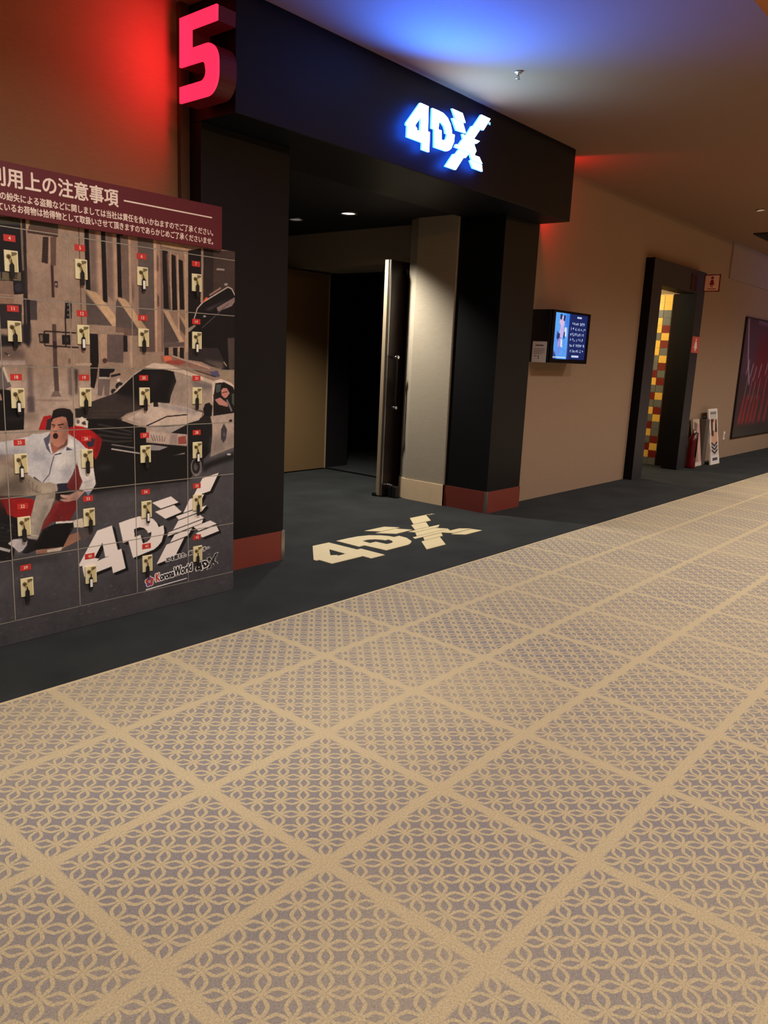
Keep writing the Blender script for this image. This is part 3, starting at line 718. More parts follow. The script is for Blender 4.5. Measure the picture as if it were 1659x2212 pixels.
('P',[(1770,867),(1770,866),(1769,865),(1769,864),(1768,863),(1767,863),(1766,863),(1765,863),(1764,864),(1764,864),(1763,865),(1763,866),(1763,867),(1763,868),(1763,869),(1764,870),(1765,871),(1765,871),(1766,871),(1767,871),(1768,871),(1769,870),(1770,869),(1770,868)],(164,32,34),1.0,0),
('P',[(1788,866),(1787,864),(1786,862),(1785,861),(1784,859),(1782,859),(1780,859),(1778,859),(1776,860),(1774,861),(1773,863),(1773,865),(1772,867),(1773,869),(1774,871),(1775,872),(1776,873),(1778,874),(1780,874),(1782,874),(1784,873),(1786,872),(1787,870),(1787,868)],(206,110,96),1.0,0),
('P',[(1784,866),(1784,865),(1783,864),(1783,863),(1782,863),(1781,862),(1780,862),(1779,862),(1778,863),(1777,864),(1777,864),(1776,865),(1776,867),(1776,868),(1777,869),(1777,869),(1778,870),(1779,870),(1780,871),(1781,870),(1782,870),(1783,869),(1783,868),(1784,867)],(164,32,34),1.0,0),
('P',[(1727,955),(1758,968),(1786,947),(1783,916),(1756,925),(1728,930)],(200,184,166),1.0,0),
('P',[(1747,947),(1746,944),(1745,942),(1744,940),(1742,938),(1740,938),(1738,937),(1736,938),(1734,939),(1733,940),(1731,942),(1731,945),(1730,947),(1731,950),(1732,952),(1733,954),(1735,955),(1737,956),(1739,956),(1741,956),(1743,955),(1744,953),(1746,951),(1746,949)],(110,96,92),1.0,0),
('P',[(1754,941),(1771,950),(1777,931),(1760,932)],(70,58,56),1.0,0),
('P',[(1139,672),(1431,644),(1516,628),(1540,605),(1512,542),(1508,523),(1133,574)],(150,30,30),1.0,0),
('P',[(1138,652),(1403,621),(1399,538),(1133,574)],(40,30,30),1,10),
('P',[(1677,703),(1720,764),(1746,729),(1749,660),(1722,636),(1662,659)],(112,38,40),1.0,0),
('P',[(1644,602),(1721,604),(1723,574),(1691,518),(1683,506),(1565,522)],(112,30,32),1.0,0),
('L',[(1640,600),(1582,533)],18,(130,44,44),1.0,0),
('P',[(1152,864),(1341,869),(1428,879),(1519,893),(1538,904),(1569,901),(1611,910),(1597,879),(1616,809),(1690,849),(1693,896),(1711,883),(1744,859),(1773,825),(1779,785),(1727,769),(1705,716),(1676,674),(1633,678),(1605,687),(1566,691),(1506,731),(1508,823),(1426,825),(1148,808)],(190,184,182),1.0,0),
('P',[(1510,829),(1566,831),(1609,794),(1605,763),(1564,776),(1511,783)],(150,148,158),0.8,8),
('P',[(1427,846),(1511,841),(1508,814),(1425,819)],(150,148,156),0.8,5),
('P',[(1563,766),(1601,763),(1589,711),(1543,734)],(168,164,168),0.8,8),
('P',[(1666,752),(1707,765),(1691,701),(1650,679)],(140,136,146),0.8,8),
('P',[(1629,802),(1708,809),(1707,765),(1640,751)],(206,198,188),0.8,8),
('P',[(1150,836),(1414,832),(1413,808),(1148,808)],(92,84,96),0.8,6),
('P',[(1726,828),(1777,828),(1794,804),(1805,737),(1814,663),(1802,645),(1775,614),(1763,632),(1733,647),(1751,679),(1739,710),(1730,763)],(206,196,186),1.0,0),
('P',[(1751,679),(1786,689),(1810,664),(1785,643),(1750,660)],(178,170,168),0.9,4),
('P',[(1762,634),(1795,635),(1775,612)],(134,140,160),1.0,0),
('L',[(1754,672),(1804,684)],4,(140,134,140),0.7,1),
('L',[(1624,803),(1607,753),(1600,725),(1583,708),(1570,692)],4,(84,80,96),1.0,0),
('P',[(1533,722),(1566,692),(1560,690),(1529,713)],(60,58,78),1.0,0),
('P',[(1609,866),(1637,846),(1684,875),(1694,861),(1676,847),(1623,814),(1611,838)],(150,94,78),1.0,0),
('P',[(1664,876),(1694,874),(1686,846),(1663,838),(1643,833)],(86,56,52),0.9,3),
('P',[(1581,880),(1597,889),(1614,906),(1609,879),(1602,854),(1610,816),(1616,806),(1592,836)],(92,88,110),1.0,0),
('P',[(1609,866),(1616,816),(1610,822),(1600,854)],(206,196,192),1.0,0),
('P',[(1691,893),(1714,860),(1716,828),(1686,843)],(210,202,194),1.0,0),
('P',[(1623,812),(1659,818),(1676,837),(1686,846),(1696,833),(1668,812),(1629,805)],(206,198,196),1.0,0),
('P',[(1683,840),(1709,824),(1679,823)],(72,70,96),1.0,0),
('P',[(1623,810),(1659,816),(1658,810),(1626,806)],(56,52,66),1.0,0),
('P',[(1620,970),(1684,969),(1694,944),(1694,915),(1688,881),(1670,850),(1643,839),(1624,850),(1614,878),(1611,907),(1616,928)],(176,122,102),1.0,0),
('P',[(1668,963),(1693,947),(1694,915),(1688,881),(1670,850),(1650,842),(1668,882),(1673,919)],(116,76,64),0.8,6),
('P',[(1674,941),(1692,944),(1689,916),(1676,919)],(100,64,56),0.7,4),
('L',[(1620,939),(1634,934)],6,(58,36,32),1.0,0),
('L',[(1646,935),(1673,939)],6,(58,36,32),1.0,0),
('P',[(1632,928),(1632,927),(1631,927),(1631,926),(1630,926),(1629,926),(1627,926),(1626,926),(1625,926),(1624,927),(1624,927),(1623,928),(1623,928),(1623,929),(1624,930),(1624,930),(1625,930),(1627,931),(1628,931),(1629,931),(1630,930),(1631,930),(1632,929),(1632,929)],(56,34,32),1.0,0),
('P',[(1662,926),(1662,925),(1662,925),(1661,924),(1659,924),(1658,924),(1656,924),(1655,924),(1654,924),(1652,925),(1651,925),(1651,926),(1651,927),(1651,927),(1652,928),(1653,928),(1654,929),(1655,929),(1657,929),(1658,929),(1660,929),(1661,928),(1662,928),(1662,927)],(56,34,32),1.0,0),
('P',[(1629,927),(1639,927),(1643,910),(1627,910)],(190,134,112),0.8,3),
('L',[(1627,908),(1643,909)],4,(110,66,56),1.0,0),
('P',[(1646,889),(1645,885),(1644,882),(1642,879),(1639,878),(1637,876),(1633,876),(1630,877),(1628,878),(1625,880),(1624,883),(1623,886),(1622,890),(1623,893),(1624,896),(1626,899),(1629,901),(1632,902),(1635,902),(1638,902),(1640,900),(1643,898),(1644,895),(1645,892)],(44,20,22),1.0,0),
('P',[(1624,878),(1645,878),(1638,868),(1627,868)],(150,90,80),0.7,3),
('P',[(1616,950),(1620,971),(1629,999),(1647,1006),(1676,1008),(1705,1001),(1718,981),(1721,949),(1714,926),(1694,922),(1690,947),(1684,967),(1668,972),(1645,968),(1626,963),(1620,950)],(30,22,24),1.0,0),
('P',[(1637,999),(1676,1004),(1702,994),(1682,988),(1646,989)],(58,46,48),0.6,5),
('P',[(1147,791),(1394,784),(1426,780),(1452,754),(1509,730),(1566,691),(1605,690),(1630,678),(1636,655),(1625,640),(1539,640),(1489,644),(1417,652),(1139,666)],(158,140,120),1.0,0),
('P',[(1409,727),(1481,727),(1500,675),(1489,645),(1417,652),(1401,682)],(96,82,72),0.85,8),
('P',[(1142,709),(1407,697),(1417,652),(1139,666)],(70,60,54),0.8,8),
('L',[(1490,726),(1500,688),(1514,655)],4,(100,86,76),0.7,1),
('L',[(1508,712),(1512,677),(1530,653)],4,(100,86,76),0.7,1),
('L',[(1526,698),(1524,666),(1546,652)],4,(100,86,76),0.7,1),
('L',[(1544,683),(1536,656),(1561,650)],4,(100,86,76),0.7,1),
('P',[(1560,682),(1611,680),(1632,652),(1603,642),(1558,641)],(182,166,144),0.8,5),
('P',[(1634,681),(1680,680),(1676,661),(1689,650),(1662,643),(1635,642)],(44,42,62),1.0,0),
('P',[(1622,647),(1719,640),(1648,621),(1643,599),(1621,612)],(30,24,26),1.0,0),
('P',[(1539,640),(1624,642),(1619,612),(1596,563),(1578,514),(1505,524),(1517,573)],(168,152,134),1.0,0),
('P',[(1599,636),(1624,642),(1619,612),(1596,563),(1578,514),(1555,517)],(116,102,90),0.8,5),
('P',[(1646,631),(1688,624),(1719,638),(1763,635),(1742,618),(1721,597),(1687,594),(1666,580),(1643,593),(1667,593),(1641,609),(1667,608),(1645,625)],(186,142,126),1.0,0),
('P',[(1694,613),(1735,625),(1721,597),(1687,594)],(120,82,74),0.7,4),
('L',[(1641,618),(1677,608)],4,(90,56,52),0.8,1),
('L',[(1640,604),(1677,593)],4,(90,56,52),0.8,1),
('L',[(1640,591),(1676,581)],4,(90,56,52),0.8,1),
('P',[(1137,639),(1429,598),(1454,558),(1453,463),(1424,373),(1122,411)],(28,26,29),1.0,0),
('L',[(1215,598),(1449,511)],3,(80,76,78),0.5,1),
('L',[(1213,577),(1448,496)],3,(80,76,78),0.5,1),
('L',[(1212,557),(1447,480)],3,(80,76,78),0.5,1),
('L',[(1211,536),(1447,464)],3,(80,76,78),0.5,1),
('L',[(1210,515),(1446,449)],3,(80,76,78),0.5,1),
('P',[(1392,636),(1532,620),(1509,544),(1454,551),(1413,572)],(150,32,34),1.0,0),
('P',[(1329,643),(1404,635),(1419,572),(1326,589)],(60,26,28),0.9,10),
('P',[(1561,489),(1616,504),(1702,499),(1697,470),(1670,434),(1649,395),(1528,400),(1486,391),(1465,401),(1519,424),(1540,453)],(20,17,19),1.0,0),
('P',[(1617,591),(1721,599),(1684,511),(1604,515),(1551,481),(1565,521)],(110,32,34),1.0,0),
('L',[(1634,602),(1564,495)],20,(132,48,48),0.8,3),
('P',[(1532,620),(1616,617),(1596,568),(1565,521),(1536,447),(1499,456),(1481,469),(1509,538)],(168,154,138),1.0,0),
('P',[(1575,596),(1597,594),(1565,521),(1536,447),(1521,456)],(120,108,98),0.8,5),
('L',[(1506,471),(1540,460)],4,(190,176,160),1.0,0),
('P',[(1483,459),(1530,442),(1521,398),(1474,393),(1465,401),(1488,429)],(30,27,30),1.0,0),
('P',[(1409,448),(1431,462),(1468,460),(1480,450),(1491,448),(1488,429),(1468,407),(1453,402),(1432,427)],(196,184,182),1.0,0),
('P',[(1436,431),(1467,439),(1488,436),(1468,407),(1453,402)],(158,148,150),0.8,4),
('L',[(1620,509),(1699,503)],9,(206,196,184),1.0,0),
('P',[(1699,508),(1745,513),(1751,469),(1703,476)],(204,190,168),1.0,0),
('P',[(1525,401),(1649,395),(1681,445),(1722,453),(1735,417),(1659,392),(1635,378),(1575,379),(1527,381)],(150,108,86),1.0,0),
('P',[(1576,392),(1645,395),(1638,379),(1575,382)],(196,182,162),1.0,0),
('P',[(1723,456),(1800,455),(1756,407),(1728,411)],(110,84,76),0.7,6),
('L',[(1318,456),(1376,432),(1417,414)],12,(170,164,160),1.0,0),
('P',[(1429,366),(1559,369),(1658,362),(1630,347),(1431,340)],(48,44,48),0.7,6),
('L',[(2525,56),(2545,56)],4,(128,122,126),0.6,1),
('L',[(2129,346),(2146,347)],3,(128,122,126),0.6,1),
('L',[(1586,307),(1599,307)],3,(128,122,126),0.6,1),
('L',[(1491,234),(1496,234)],3,(128,122,126),0.6,1),
('L',[(1358,62),(1366,62)],4,(128,122,126),0.6,1),
('L',[(1511,520),(1522,521)],3,(128,122,126),0.6,1),
('L',[(2179,215),(2191,216)],4,(128,122,126),0.6,1),
('L',[(1907,446),(1914,447)],4,(128,122,126),0.6,1),
('L',[(1900,125),(1910,125)],4,(128,122,126),0.6,1),
('L',[(1744,165),(1757,166)],3,(128,122,126),0.6,1),
('L',[(1722,242),(1734,242)],3,(128,122,126),0.6,1),
('L',[(1936,124),(1952,125)],3,(128,122,126),0.6,1),
('L',[(2051,374),(2063,375)],3,(128,122,126),0.6,1),
('L',[(2449,150),(2467,151)],3,(128,122,126),0.6,1),
('L',[(2431,173),(2442,173)],4,(128,122,126),0.6,1),
('L',[(1998,447),(2010,449)],3,(128,122,126),0.6,1),
('L',[(1890,148),(1897,148)],4,(128,122,126),0.6,1),
('L',[(1453,231),(1461,232)],4,(128,122,126),0.6,1),
('L',[(1385,519),(1395,520)],4,(128,122,126),0.6,1),
('L',[(1851,28),(1862,28)],4,(128,122,126),0.6,1),
('L',[(2091,395),(2102,396)],4,(128,122,126),0.6,1),
('L',[(1701,429),(1711,430)],3,(128,122,126),0.6,1),
('L',[(2025,225),(2034,226)],3,(128,122,126),0.6,1),
('L',[(1402,176),(1412,176)],4,(128,122,126),0.6,1),
('L',[(1700,503),(1711,505)],3,(128,122,126),0.6,1),
('L',[(1490,36),(1499,36)],4,(128,122,126),0.6,1),
('L',[(2540,403),(2547,404)],4,(128,122,126),0.6,1),
('L',[(1356,228),(1365,228)],4,(128,122,126),0.6,1),
('L',[(1802,363),(1818,365)],4,(128,122,126),0.6,1),
('L',[(1345,530),(1354,531)],3,(128,122,126),0.6,1),
('L',[(1756,68),(1765,68)],4,(128,122,126),0.6,1),
('L',[(2161,126),(2170,126)],3,(128,122,126),0.6,1),
('L',[(1409,502),(1420,503)],4,(128,122,126),0.6,1),
('L',[(1404,121),(1416,122)],4,(128,122,126),0.6,1),
('L',[(1684,283),(1693,284)],4,(128,122,126),0.6,1),
('L',[(1671,356),(1685,357)],4,(128,122,126),0.6,1),
('L',[(1424,524),(1433,525)],4,(128,122,126),0.6,1),
('L',[(2395,20),(2414,20)],3,(128,122,126),0.6,1),
('L',[(1557,370),(1565,371)],3,(128,122,126),0.6,1),
('L',[(1450,365),(1455,366)],4,(128,122,126),0.6,1),
('L',[(2493,133),(2509,134)],4,(128,122,126),0.6,1),
('L',[(2307,240),(2325,240)],3,(128,122,126),0.6,1),
('L',[(1757,94),(1766,95)],4,(128,122,126),0.6,1),
('L',[(2365,344),(2375,345)],3,(128,122,126),0.6,1),
('L',[(2361,229),(2373,229)],3,(128,122,126),0.6,1),
('L',[(1452,320),(1459,320)],4,(128,122,126),0.6,1),
('L',[(1530,273),(1543,274)],3,(128,122,126),0.6,1),
('L',[(2506,396),(2521,397)],4,(128,122,126),0.6,1),
('L',[(1878,53),(1894,53)],4,(128,122,126),0.6,1),
('L',[(1848,122),(1856,122)],3,(128,122,126),0.6,1),
('L',[(2372,67),(2383,67)],3,(128,122,126),0.6,1),
('L',[(1574,484),(1581,485)],3,(128,122,126),0.6,1),
('L',[(1360,127),(1368,127)],4,(128,122,126),0.6,1),
('L',[(2052,411),(2059,411)],3,(128,122,126),0.6,1),
('L',[(2558,357),(2571,357)],4,(128,122,126),0.6,1),
('L',[(1983,490),(1998,491)],3,(128,122,126),0.6,1),
('L',[(1499,377),(1509,378)],3,(128,122,126),0.6,1),
('L',[(2055,110),(2064,110)],3,(128,122,126),0.6,1),
('L',[(1534,547),(1544,548)],3,(128,122,126),0.6,1),
('L',[(2336,326),(2349,327)],4,(128,122,126),0.6,1),
('L',[(1398,385),(1408,386)],3,(128,122,126),0.6,1),
('L',[(1709,200),(1718,201)],4,(128,122,126),0.6,1),
('L',[(1788,415),(1800,416)],3,(128,122,126),0.6,1),
('L',[(1874,121),(1890,121)],4,(128,122,126),0.6,1),
('L',[(1438,69),(1448,69)],3,(128,122,126),0.6,1),
('L',[(2173,173),(2186,174)],4,(128,122,126),0.6,1),
('L',[(1482,367),(1491,367)],3,(128,122,126),0.6,1),
('L',[(2166,270),(2178,271)],4,(128,122,126),0.6,1),
('L',[(2375,271),(2387,271)],4,(128,122,126),0.6,1),
('L',[(1438,132),(1446,133)],3,(128,122,126),0.6,1),
('L',[(2144,153),(2151,154)],4,(128,122,126),0.6,1),
('L',[(2224,450),(2238,452)],3,(128,122,126),0.6,1),
('L',[(1801,482),(1812,483)],4,(128,122,126),0.6,1),
('L',[(1651,507),(1664,509)],4,(128,122,126),0.6,1),
('L',[(2318,352),(2335,353)],3,(128,122,126),0.6,1),
('L',[(1620,227),(1633,228)],3,(128,122,126),0.6,1),
('L',[(1411,420),(1418,421)],4,(128,122,126),0.6,1),
('L',[(2510,58),(2521,58)],4,(128,122,126),0.6,1),
('L',[(1485,531),(1496,532)],3,(128,122,126),0.6,1),
('L',[(1820,479),(1830,480)],4,(128,122,126),0.6,1),
('L',[(2551,414),(2565,415)],4,(128,122,126),0.6,1),
('L',[(1868,171),(1879,172)],4,(128,122,126),0.6,1),
('L',[(2432,228),(2448,228)],4,(128,122,126),0.6,1),
('L',[(1713,64),(1726,64)],4,(128,122,126),0.6,1),
('L',[(2050,95),(2060,95)],4,(128,122,126),0.6,1),
('L',[(2382,245),(2393,246)],4,(128,122,126),0.6,1),
('L',[(1636,500),(1644,500)],4,(128,122,126),0.6,1),
('L',[(1873,165),(1885,166)],4,(128,122,126),0.6,1),
('L',[(2487,206),(2499,207)],3,(128,122,126),0.6,1),
('L',[(1381,53),(1390,53)],3,(128,122,126),0.6,1),
('L',[(1433,289),(1443,290)],4,(128,122,126),0.6,1),
('L',[(1963,300),(1976,301)],3,(128,122,126),0.6,1),
('L',[(1682,470),(1694,472)],4,(128,122,126),0.6,1),
('L',[(1802,389),(1816,390)],3,(128,122,126),0.6,1),
('L',[(2441,261),(2456,261)],4,(128,122,126),0.6,1),
('L',[(1504,462),(1516,463)],3,(128,122,126),0.6,1),
('L',[(1850,469),(1866,470)],4,(128,122,126),0.6,1),
('L',[(1554,78),(1566,78)],3,(128,122,126),0.6,1),
('L',[(1597,185),(1609,186)],3,(128,122,126),0.6,1),
('L',[(1454,297),(1466,298)],4,(128,122,126),0.6,1),
('L',[(1527,391),(1539,392)],3,(128,122,126),0.6,1),
('L',[(2224,357),(2239,358)],4,(128,122,126),0.6,1),
('L',[(2401,249),(2420,250)],4,(128,122,126),0.6,1),
('L',[(1641,527),(1652,528)],4,(128,122,126),0.6,1),
('L',[(1969,320),(1979,321)],4,(128,122,126),0.6,1),
('L',[(2555,132),(2568,132)],4,(128,122,126),0.6,1),
('L',[(1556,393),(1568,394)],4,(128,122,126),0.6,1),
]

# ------------------------------------------------------------------ materials
M_BLACK = mat('black_laminate', (12, 11, 13), .5, bump=.05, spec=.3, scale=300)
M_LOBBYCEIL = mat('blue_spill_ceiling', (7, 8, 22), .7)  # blue spill of the sign put into the lobby ceiling colour
M_RED = mat('oxblood_skirting', (118, 50, 38), .5, bump=.05)
M_SILVER = mat('brushed_aluminium', (190, 186, 180), .35, 1)
M_CHROME = mat('polished_chrome', (225, 225, 228), .12, 1)
M_WALL = weave('tan_wallcovering', (160, 136, 112), (146, 120, 98))
M_WALL_L = weave('orange_lit_wallcovering', (152, 117, 82), (136, 102, 70))  # wall covering with the orange cove light put into its colour
M_CREAM = weave('beige_fabric', (180, 168, 148), (158, 146, 126))
M_MAPLE = mat('pale_maple', (238, 210, 168), .5, var=.06, scale=12)
M_CEIL = mat('painted_ceiling', (142, 108, 84), .9)
M_COVE = mat('cove_plaster', (205, 160, 110), .9)
M_DARKWALL = mat('theatre_wall', (22, 21, 30), .9)
M_BROWNDOOR = mat('bronze_door_skin', (118, 92, 58), .6, bump=.08, scale=200)
M_DARKDOOR = mat('dark_walnut_skin', (34, 23, 21), .35, var=.15, scale=20)
M_EDGE = mat('door_edge_metal', (196, 174, 142), .4, .4)
M_DARKMETAL = mat('dark_metal', (28, 26, 28), .4, .6)
M_PRINT = print_mat('printed_vinyl', .5)
M_CREAMPLASTIC = mat('ivory_plastic', (232, 218, 172), .4)
M_CREAMSHADE = mat('ivory_plastic_shade', (206, 190, 138), .5)
M_BLACKPLASTIC = mat('black_plastic', (20, 19, 20), .4)
M_WHITEPAPER = mat('white_paper', (232, 226, 216), .7)
M_LABELRED = mat('red_label', (196, 44, 38), .45)
M_INK_PALE = mat('pale_ink', (238, 214, 196), .6)
M_BRASS = mat('worn_brass', (150, 128, 84), .35, 1)

def dark_carpet():
    m = mat('charcoal_carpet', (60, 64, 68), .95, spec=.1, bump=.6, scale=900, var=.0)
    nt = m.node_tree
    b = nt.nodes['Principled BSDF']
    tc = nt.nodes.new('ShaderNodeTexCoord')
    n1 = nt.nodes.new('ShaderNodeTexNoise'); n1.inputs['Scale'].default_value = 3.0; n1.inputs['Detail'].default_value = 5
    n2 = nt.nodes.new('ShaderNodeTexNoise'); n2.inputs['Scale'].default_value = 420; n2.inputs['Detail'].default_value = 2
    nt.links.new(tc.outputs['Object'], n1.inputs[0]); nt.links.new(tc.outputs['Object'], n2.inputs[0])
    ad = nt.nodes.new('ShaderNodeMath'); ad.operation = 'ADD'
    nt.links.new(n1.outputs['Fac'], ad.inputs[0]); nt.links.new(n2.outputs['Fac'], ad.inputs[1])
    rp = nt.nodes.new('ShaderNodeValToRGB')
    rp.color_ramp.elements[0].position = .35; rp.color_ramp.elements[0].color = (*lin((39, 41, 41)), 1)
    rp.color_ramp.elements[1].position = 1.3 / 1.6; rp.color_ramp.elements[1].color = (*lin((60, 62, 61)), 1)
    hv = nt.nodes.new('ShaderNodeMath'); hv.operation = 'MULTIPLY'; hv.inputs[1].default_value = .6
    nt.links.new(ad.outputs[0], hv.inputs[0]); nt.links.new(hv.outputs[0], rp.inputs[0])
    nt.links.new(rp.outputs[0], b.inputs['Base Color'])
    return m
M_DARKCARPET = dark_carpet()

def pattern_carpet():
    """square modules with plain borders; inside each, interlaced circles set diagonally"""
    m = bpy.data.materials.new('interlaced_circle_carpet')
    m.use_nodes = True
    nt = m.node_tree
    b = nt.nodes['Principled BSDF']
    b.inputs['Roughness'].default_value = .95
    b.inputs['Specular IOR Level'].default_value = .1
    def M(op, a, c=None, clamp=False):
        n = nt.nodes.new('ShaderNodeMath')
        n.operation = op
        n.use_clamp = clamp
        for i, x in enumerate((a, c)):
            if x is None:
                continue
            if isinstance(x, (int, float)):
                n.inputs[i].default_value = x
            else:
                nt.links.new(x, n.inputs[i])
        return n.outputs[0]
    def MR(x, a, c, d, e):
        n = nt.nodes.new('ShaderNodeMapRange')
        n.interpolation_type = 'SMOOTHSTEP'
        nt.links.new(x, n.inputs[0])
        for i, val in enumerate((a, c, d, e)):
            n.inputs[i + 1].default_value = val
        return n.outputs[0]
    def NZ(scale, detail=3):
        n = nt.nodes.new('ShaderNodeTexNoise')
        n.inputs['Scale'].default_value = scale
        n.inputs['Detail'].default_value = detail
        nt.links.new(g.outputs['Position'], n.inputs['Vector'])
        return n.outputs['Fac']
    L, OX, OY, S = .498134, 1.053867, .997534, .0657
    g = nt.nodes.new('ShaderNodeNewGeometry')
    sp = nt.nodes.new('ShaderNodeSeparateXYZ')
    nt.links.new(g.outputs['Position'], sp.inputs[0])
    wob = M('MULTIPLY', M('SUBTRACT', NZ(55, 2), .5), .006)
    t = []
    for k, off in ((0, OX), (1, OY)):
        q = M('ADD', M('DIVIDE', M('SUBTRACT', M('ADD', sp.outputs[k], wob), off), L), .5)
        t.append(M('MULTIPLY', M('SUBTRACT', M('FRACT', q), .5), L))
    tx, ty = t
    k = 1 / (math.sqrt(2) * S)
    u = M('ABSOLUTE', M('SUBTRACT', M('FRACT', M('MULTIPLY', M('ADD', tx, ty), k)), .5))
    v = M('ABSOLUTE', M('SUBTRACT', M('FRACT', M('MULTIPLY', M('SUBTRACT', tx, ty), k)), .5))
    # petal outlines along the two sets of grid lines: e = distance to the line, s = distance from mid-edge
    def outer(q):
        return M('MULTIPLY', M('SUBTRACT', 1.0, M('POWER', M('MULTIPLY', q, 2.0), 1.7)), .285)
    def inner(q):
        return M('MULTIPLY', M('SUBTRACT', 1.0, M('POWER', M('DIVIDE', q, .335), 1.2)), .158)
    eh, ev = M('SUBTRACT', .5, v), M('SUBTRACT', .5, u)
    star = M('MINIMUM', M('SUBTRACT', eh, outer(u)), M('SUBTRACT', ev, outer(v)))
    lens = M('MAXIMUM', M('SUBTRACT', inner(u), eh), M('SUBTRACT', inner(v), ev))
    gray = MR(M('MAXIMUM', star, lens), -.012, .022, 0, 1)
    bord = M('MAXIMUM', M('ABSOLUTE', tx), M('ABSOLUTE', ty))
    gray = M('MULTIPLY', gray, MR(bord, .2275, .2345, 1, 0))
    # worn, flattened pile where people walk
    wear = MR(NZ(.9, 4), .38, .68, 1.0, .62)
    gray = M('MULTIPLY', gray, wear)
    fib = M('ADD', M('MULTIPLY', NZ(560, 2), .6), M('MULTIPLY', NZ(190, 2), .4))
    mx = nt.nodes.new('ShaderNodeMix'); mx.data_type = 'RGBA'
    mx.inputs[6].default_value = (*lin((200, 184, 149)), 1)
    mx.inputs[7].default_value = (*lin((147, 141, 139)), 1)
    nt.links.new(gray, mx.inputs[0])
    m2 = nt.nodes.new('ShaderNodeMix'); m2.data_type = 'RGBA'; m2.blend_type = 'MULTIPLY'; m2.inputs[0].default_value = 1
    nt.links.new(mx.outputs[2], m2.inputs[6])
    cr = nt.nodes.new('ShaderNodeValToRGB')
    cr.color_ramp.elements[0].position = .34; cr.color_ramp.elements[0].color = (.62, .61, .59, 1)
    cr.color_ramp.elements[1].position = .66; cr.color_ramp.elements[1].color = (1.24, 1.23, 1.21, 1)
    nt.links.new(fib, cr.inputs[0]); nt.links.new(cr.outputs[0], m2.inputs[7])
    nt.links.new(m2.outputs[2], b.inputs['Base Color'])
    bp = nt.nodes.new('ShaderNodeBump'); bp.inputs['Strength'].default_value = .5; bp.inputs['Distance'].default_value = .003
    hh = M('SUBTRACT', fib, M('MULTIPLY', gray, .8))
    nt.links.new(hh, bp.inputs['Height']); nt.links.new(bp.outputs['Normal'], b.inputs['Normal'])
    return m
M_CARPET = pattern_carpet()

# ------------------------------------------------------------------ the hall
XL, XR, YB, YW, HC = -4.0, 20.0, -2.6, 3.68, 2.975
struct(obj('floor', bx(XL, XR, YB, 2.715, -.1, 0), M_CARPET))
bm = bmesh.new(); box(bm, XL, XR, 2.715, YW + .1, -.1, 0); box(bm, 2.5, 8.4, YW + .1, 9.2, -.1, 0); box(bm, 8.4, 10.6, YW + .1, 5.0, -.1, 0)
struct(obj('floor_border', bm, M_DARKCARPET))
struct(obj('trim_1', bx(XL, XR, 2.709, 2.721, -.02, .0025), mat('carpet_edge_strip', (206, 188, 150), .6)))
bm = bmesh.new()
box(bm, XL, XR, 1.375, YW + .1, HC, 3.35); box(bm, XL, XR, YB, -1.375, HC, 3.35)
struct(obj('ceiling', bm, M_CEIL))
struct(obj('ceiling_cove', bx(XL, XR, -1.375, 1.375, 3.25, 3.35), M_COVE))
bm = bmesh.new(); box(bm, XL, 2.62, YW, YW + .1, 0, HC)
struct(obj('wall_left', bm, M_WALL_L))
bm = bmesh.new()
box(bm, 6.075, 8.595, YW, YW + .1, 0, HC); box(bm, 8.595, 10.245, YW, YW + .1, 2.455, HC); box(bm, 10.245, XR, YW, YW + .1, 0, HC)
struct(obj('wall_right', bm, M_WALL))
struct(obj('wall_back', bx(XL, XR, YB - .1, YB, 0, 3.3), M_WALL))
struct(obj('wall_near', bx(XL - .1, XL, YB, YW, 0, 3.3), M_WALL))
struct(obj('wall_far', bx(XR, XR + .1, YB, YW, 0, 3.3), M_WALL))
struct(obj('shade_strip', bx(2.565, 2.619, YW - .03, YW, 0, HC), mat('shade_strip_brown', (92, 62, 42), .6)))  # dark strip added as the shadow band between wall and portal
# raised wall panels at the far end
bm = bmesh.new(); box(bm, 11.36, 15.2, YW - .02, YW, 2.50, HC); box(bm, 15.22, 19, YW - .02, YW, 2.50, HC)
struct(obj('trim_3', bm, weave('pale_wallcovering', (156, 136, 124), (142, 122, 110))))
# ------------------------------------------------------------------ lobby behind the portal
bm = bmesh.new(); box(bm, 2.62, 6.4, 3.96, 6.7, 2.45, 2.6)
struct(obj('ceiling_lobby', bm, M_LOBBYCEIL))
bm = bmesh.new(); box(bm, 2.9, 3.20, 4.0, 6.7, 0, 2.45); box(bm, 3.2, 6.4, 6.5, 6.7, 0, 2.45)
struct(obj('wall_lobby', bm, M_DARKWALL))
bm = bmesh.new()
plate(bm, [[(5.52, 4.0), (5.52, 4.42), (5.58, 4.545), (6.6, 4.56), (6.6, 4.0)]], (0, 0, 2.45), (1, 0, 0), (0, 1, 0), 2.45)
bmesh.ops.recalc_face_normals(bm, faces=bm.faces)
box(bm, 5.78, 6.3, 4.56, 6.5, 2.118, 2.45)
struct(obj('wall_lobby_side', bm, M_CREAM))
bm = bmesh.new()
plate(bm, [[(5.512, 4.0), (5.512, 4.423), (5.575, 4.552), (5.60, 4.556), (5.60, 4.0)]], (0, 0, .185), (1, 0, 0), (0, 1, 0), .185)
bmesh.ops.recalc_face_normals(bm, faces=bm.faces)
struct(obj('baseboard_lobby', bm, M_MAPLE))
bm = bmesh.new(); box(bm, 6.2, 6.62, 6.2, 6.5, 0, 2.118); box(bm, 6.3, 6.62, 4.56, 6.5, 2.118, 2.45)
struct(obj('trim_4', bm, mat('theatre_door_frame', (26, 22, 24), .5)))
struct(obj('trim_5', bx(6.2, 6.26, 4.56, 6.2, 0, .006), M_DARKMETAL))
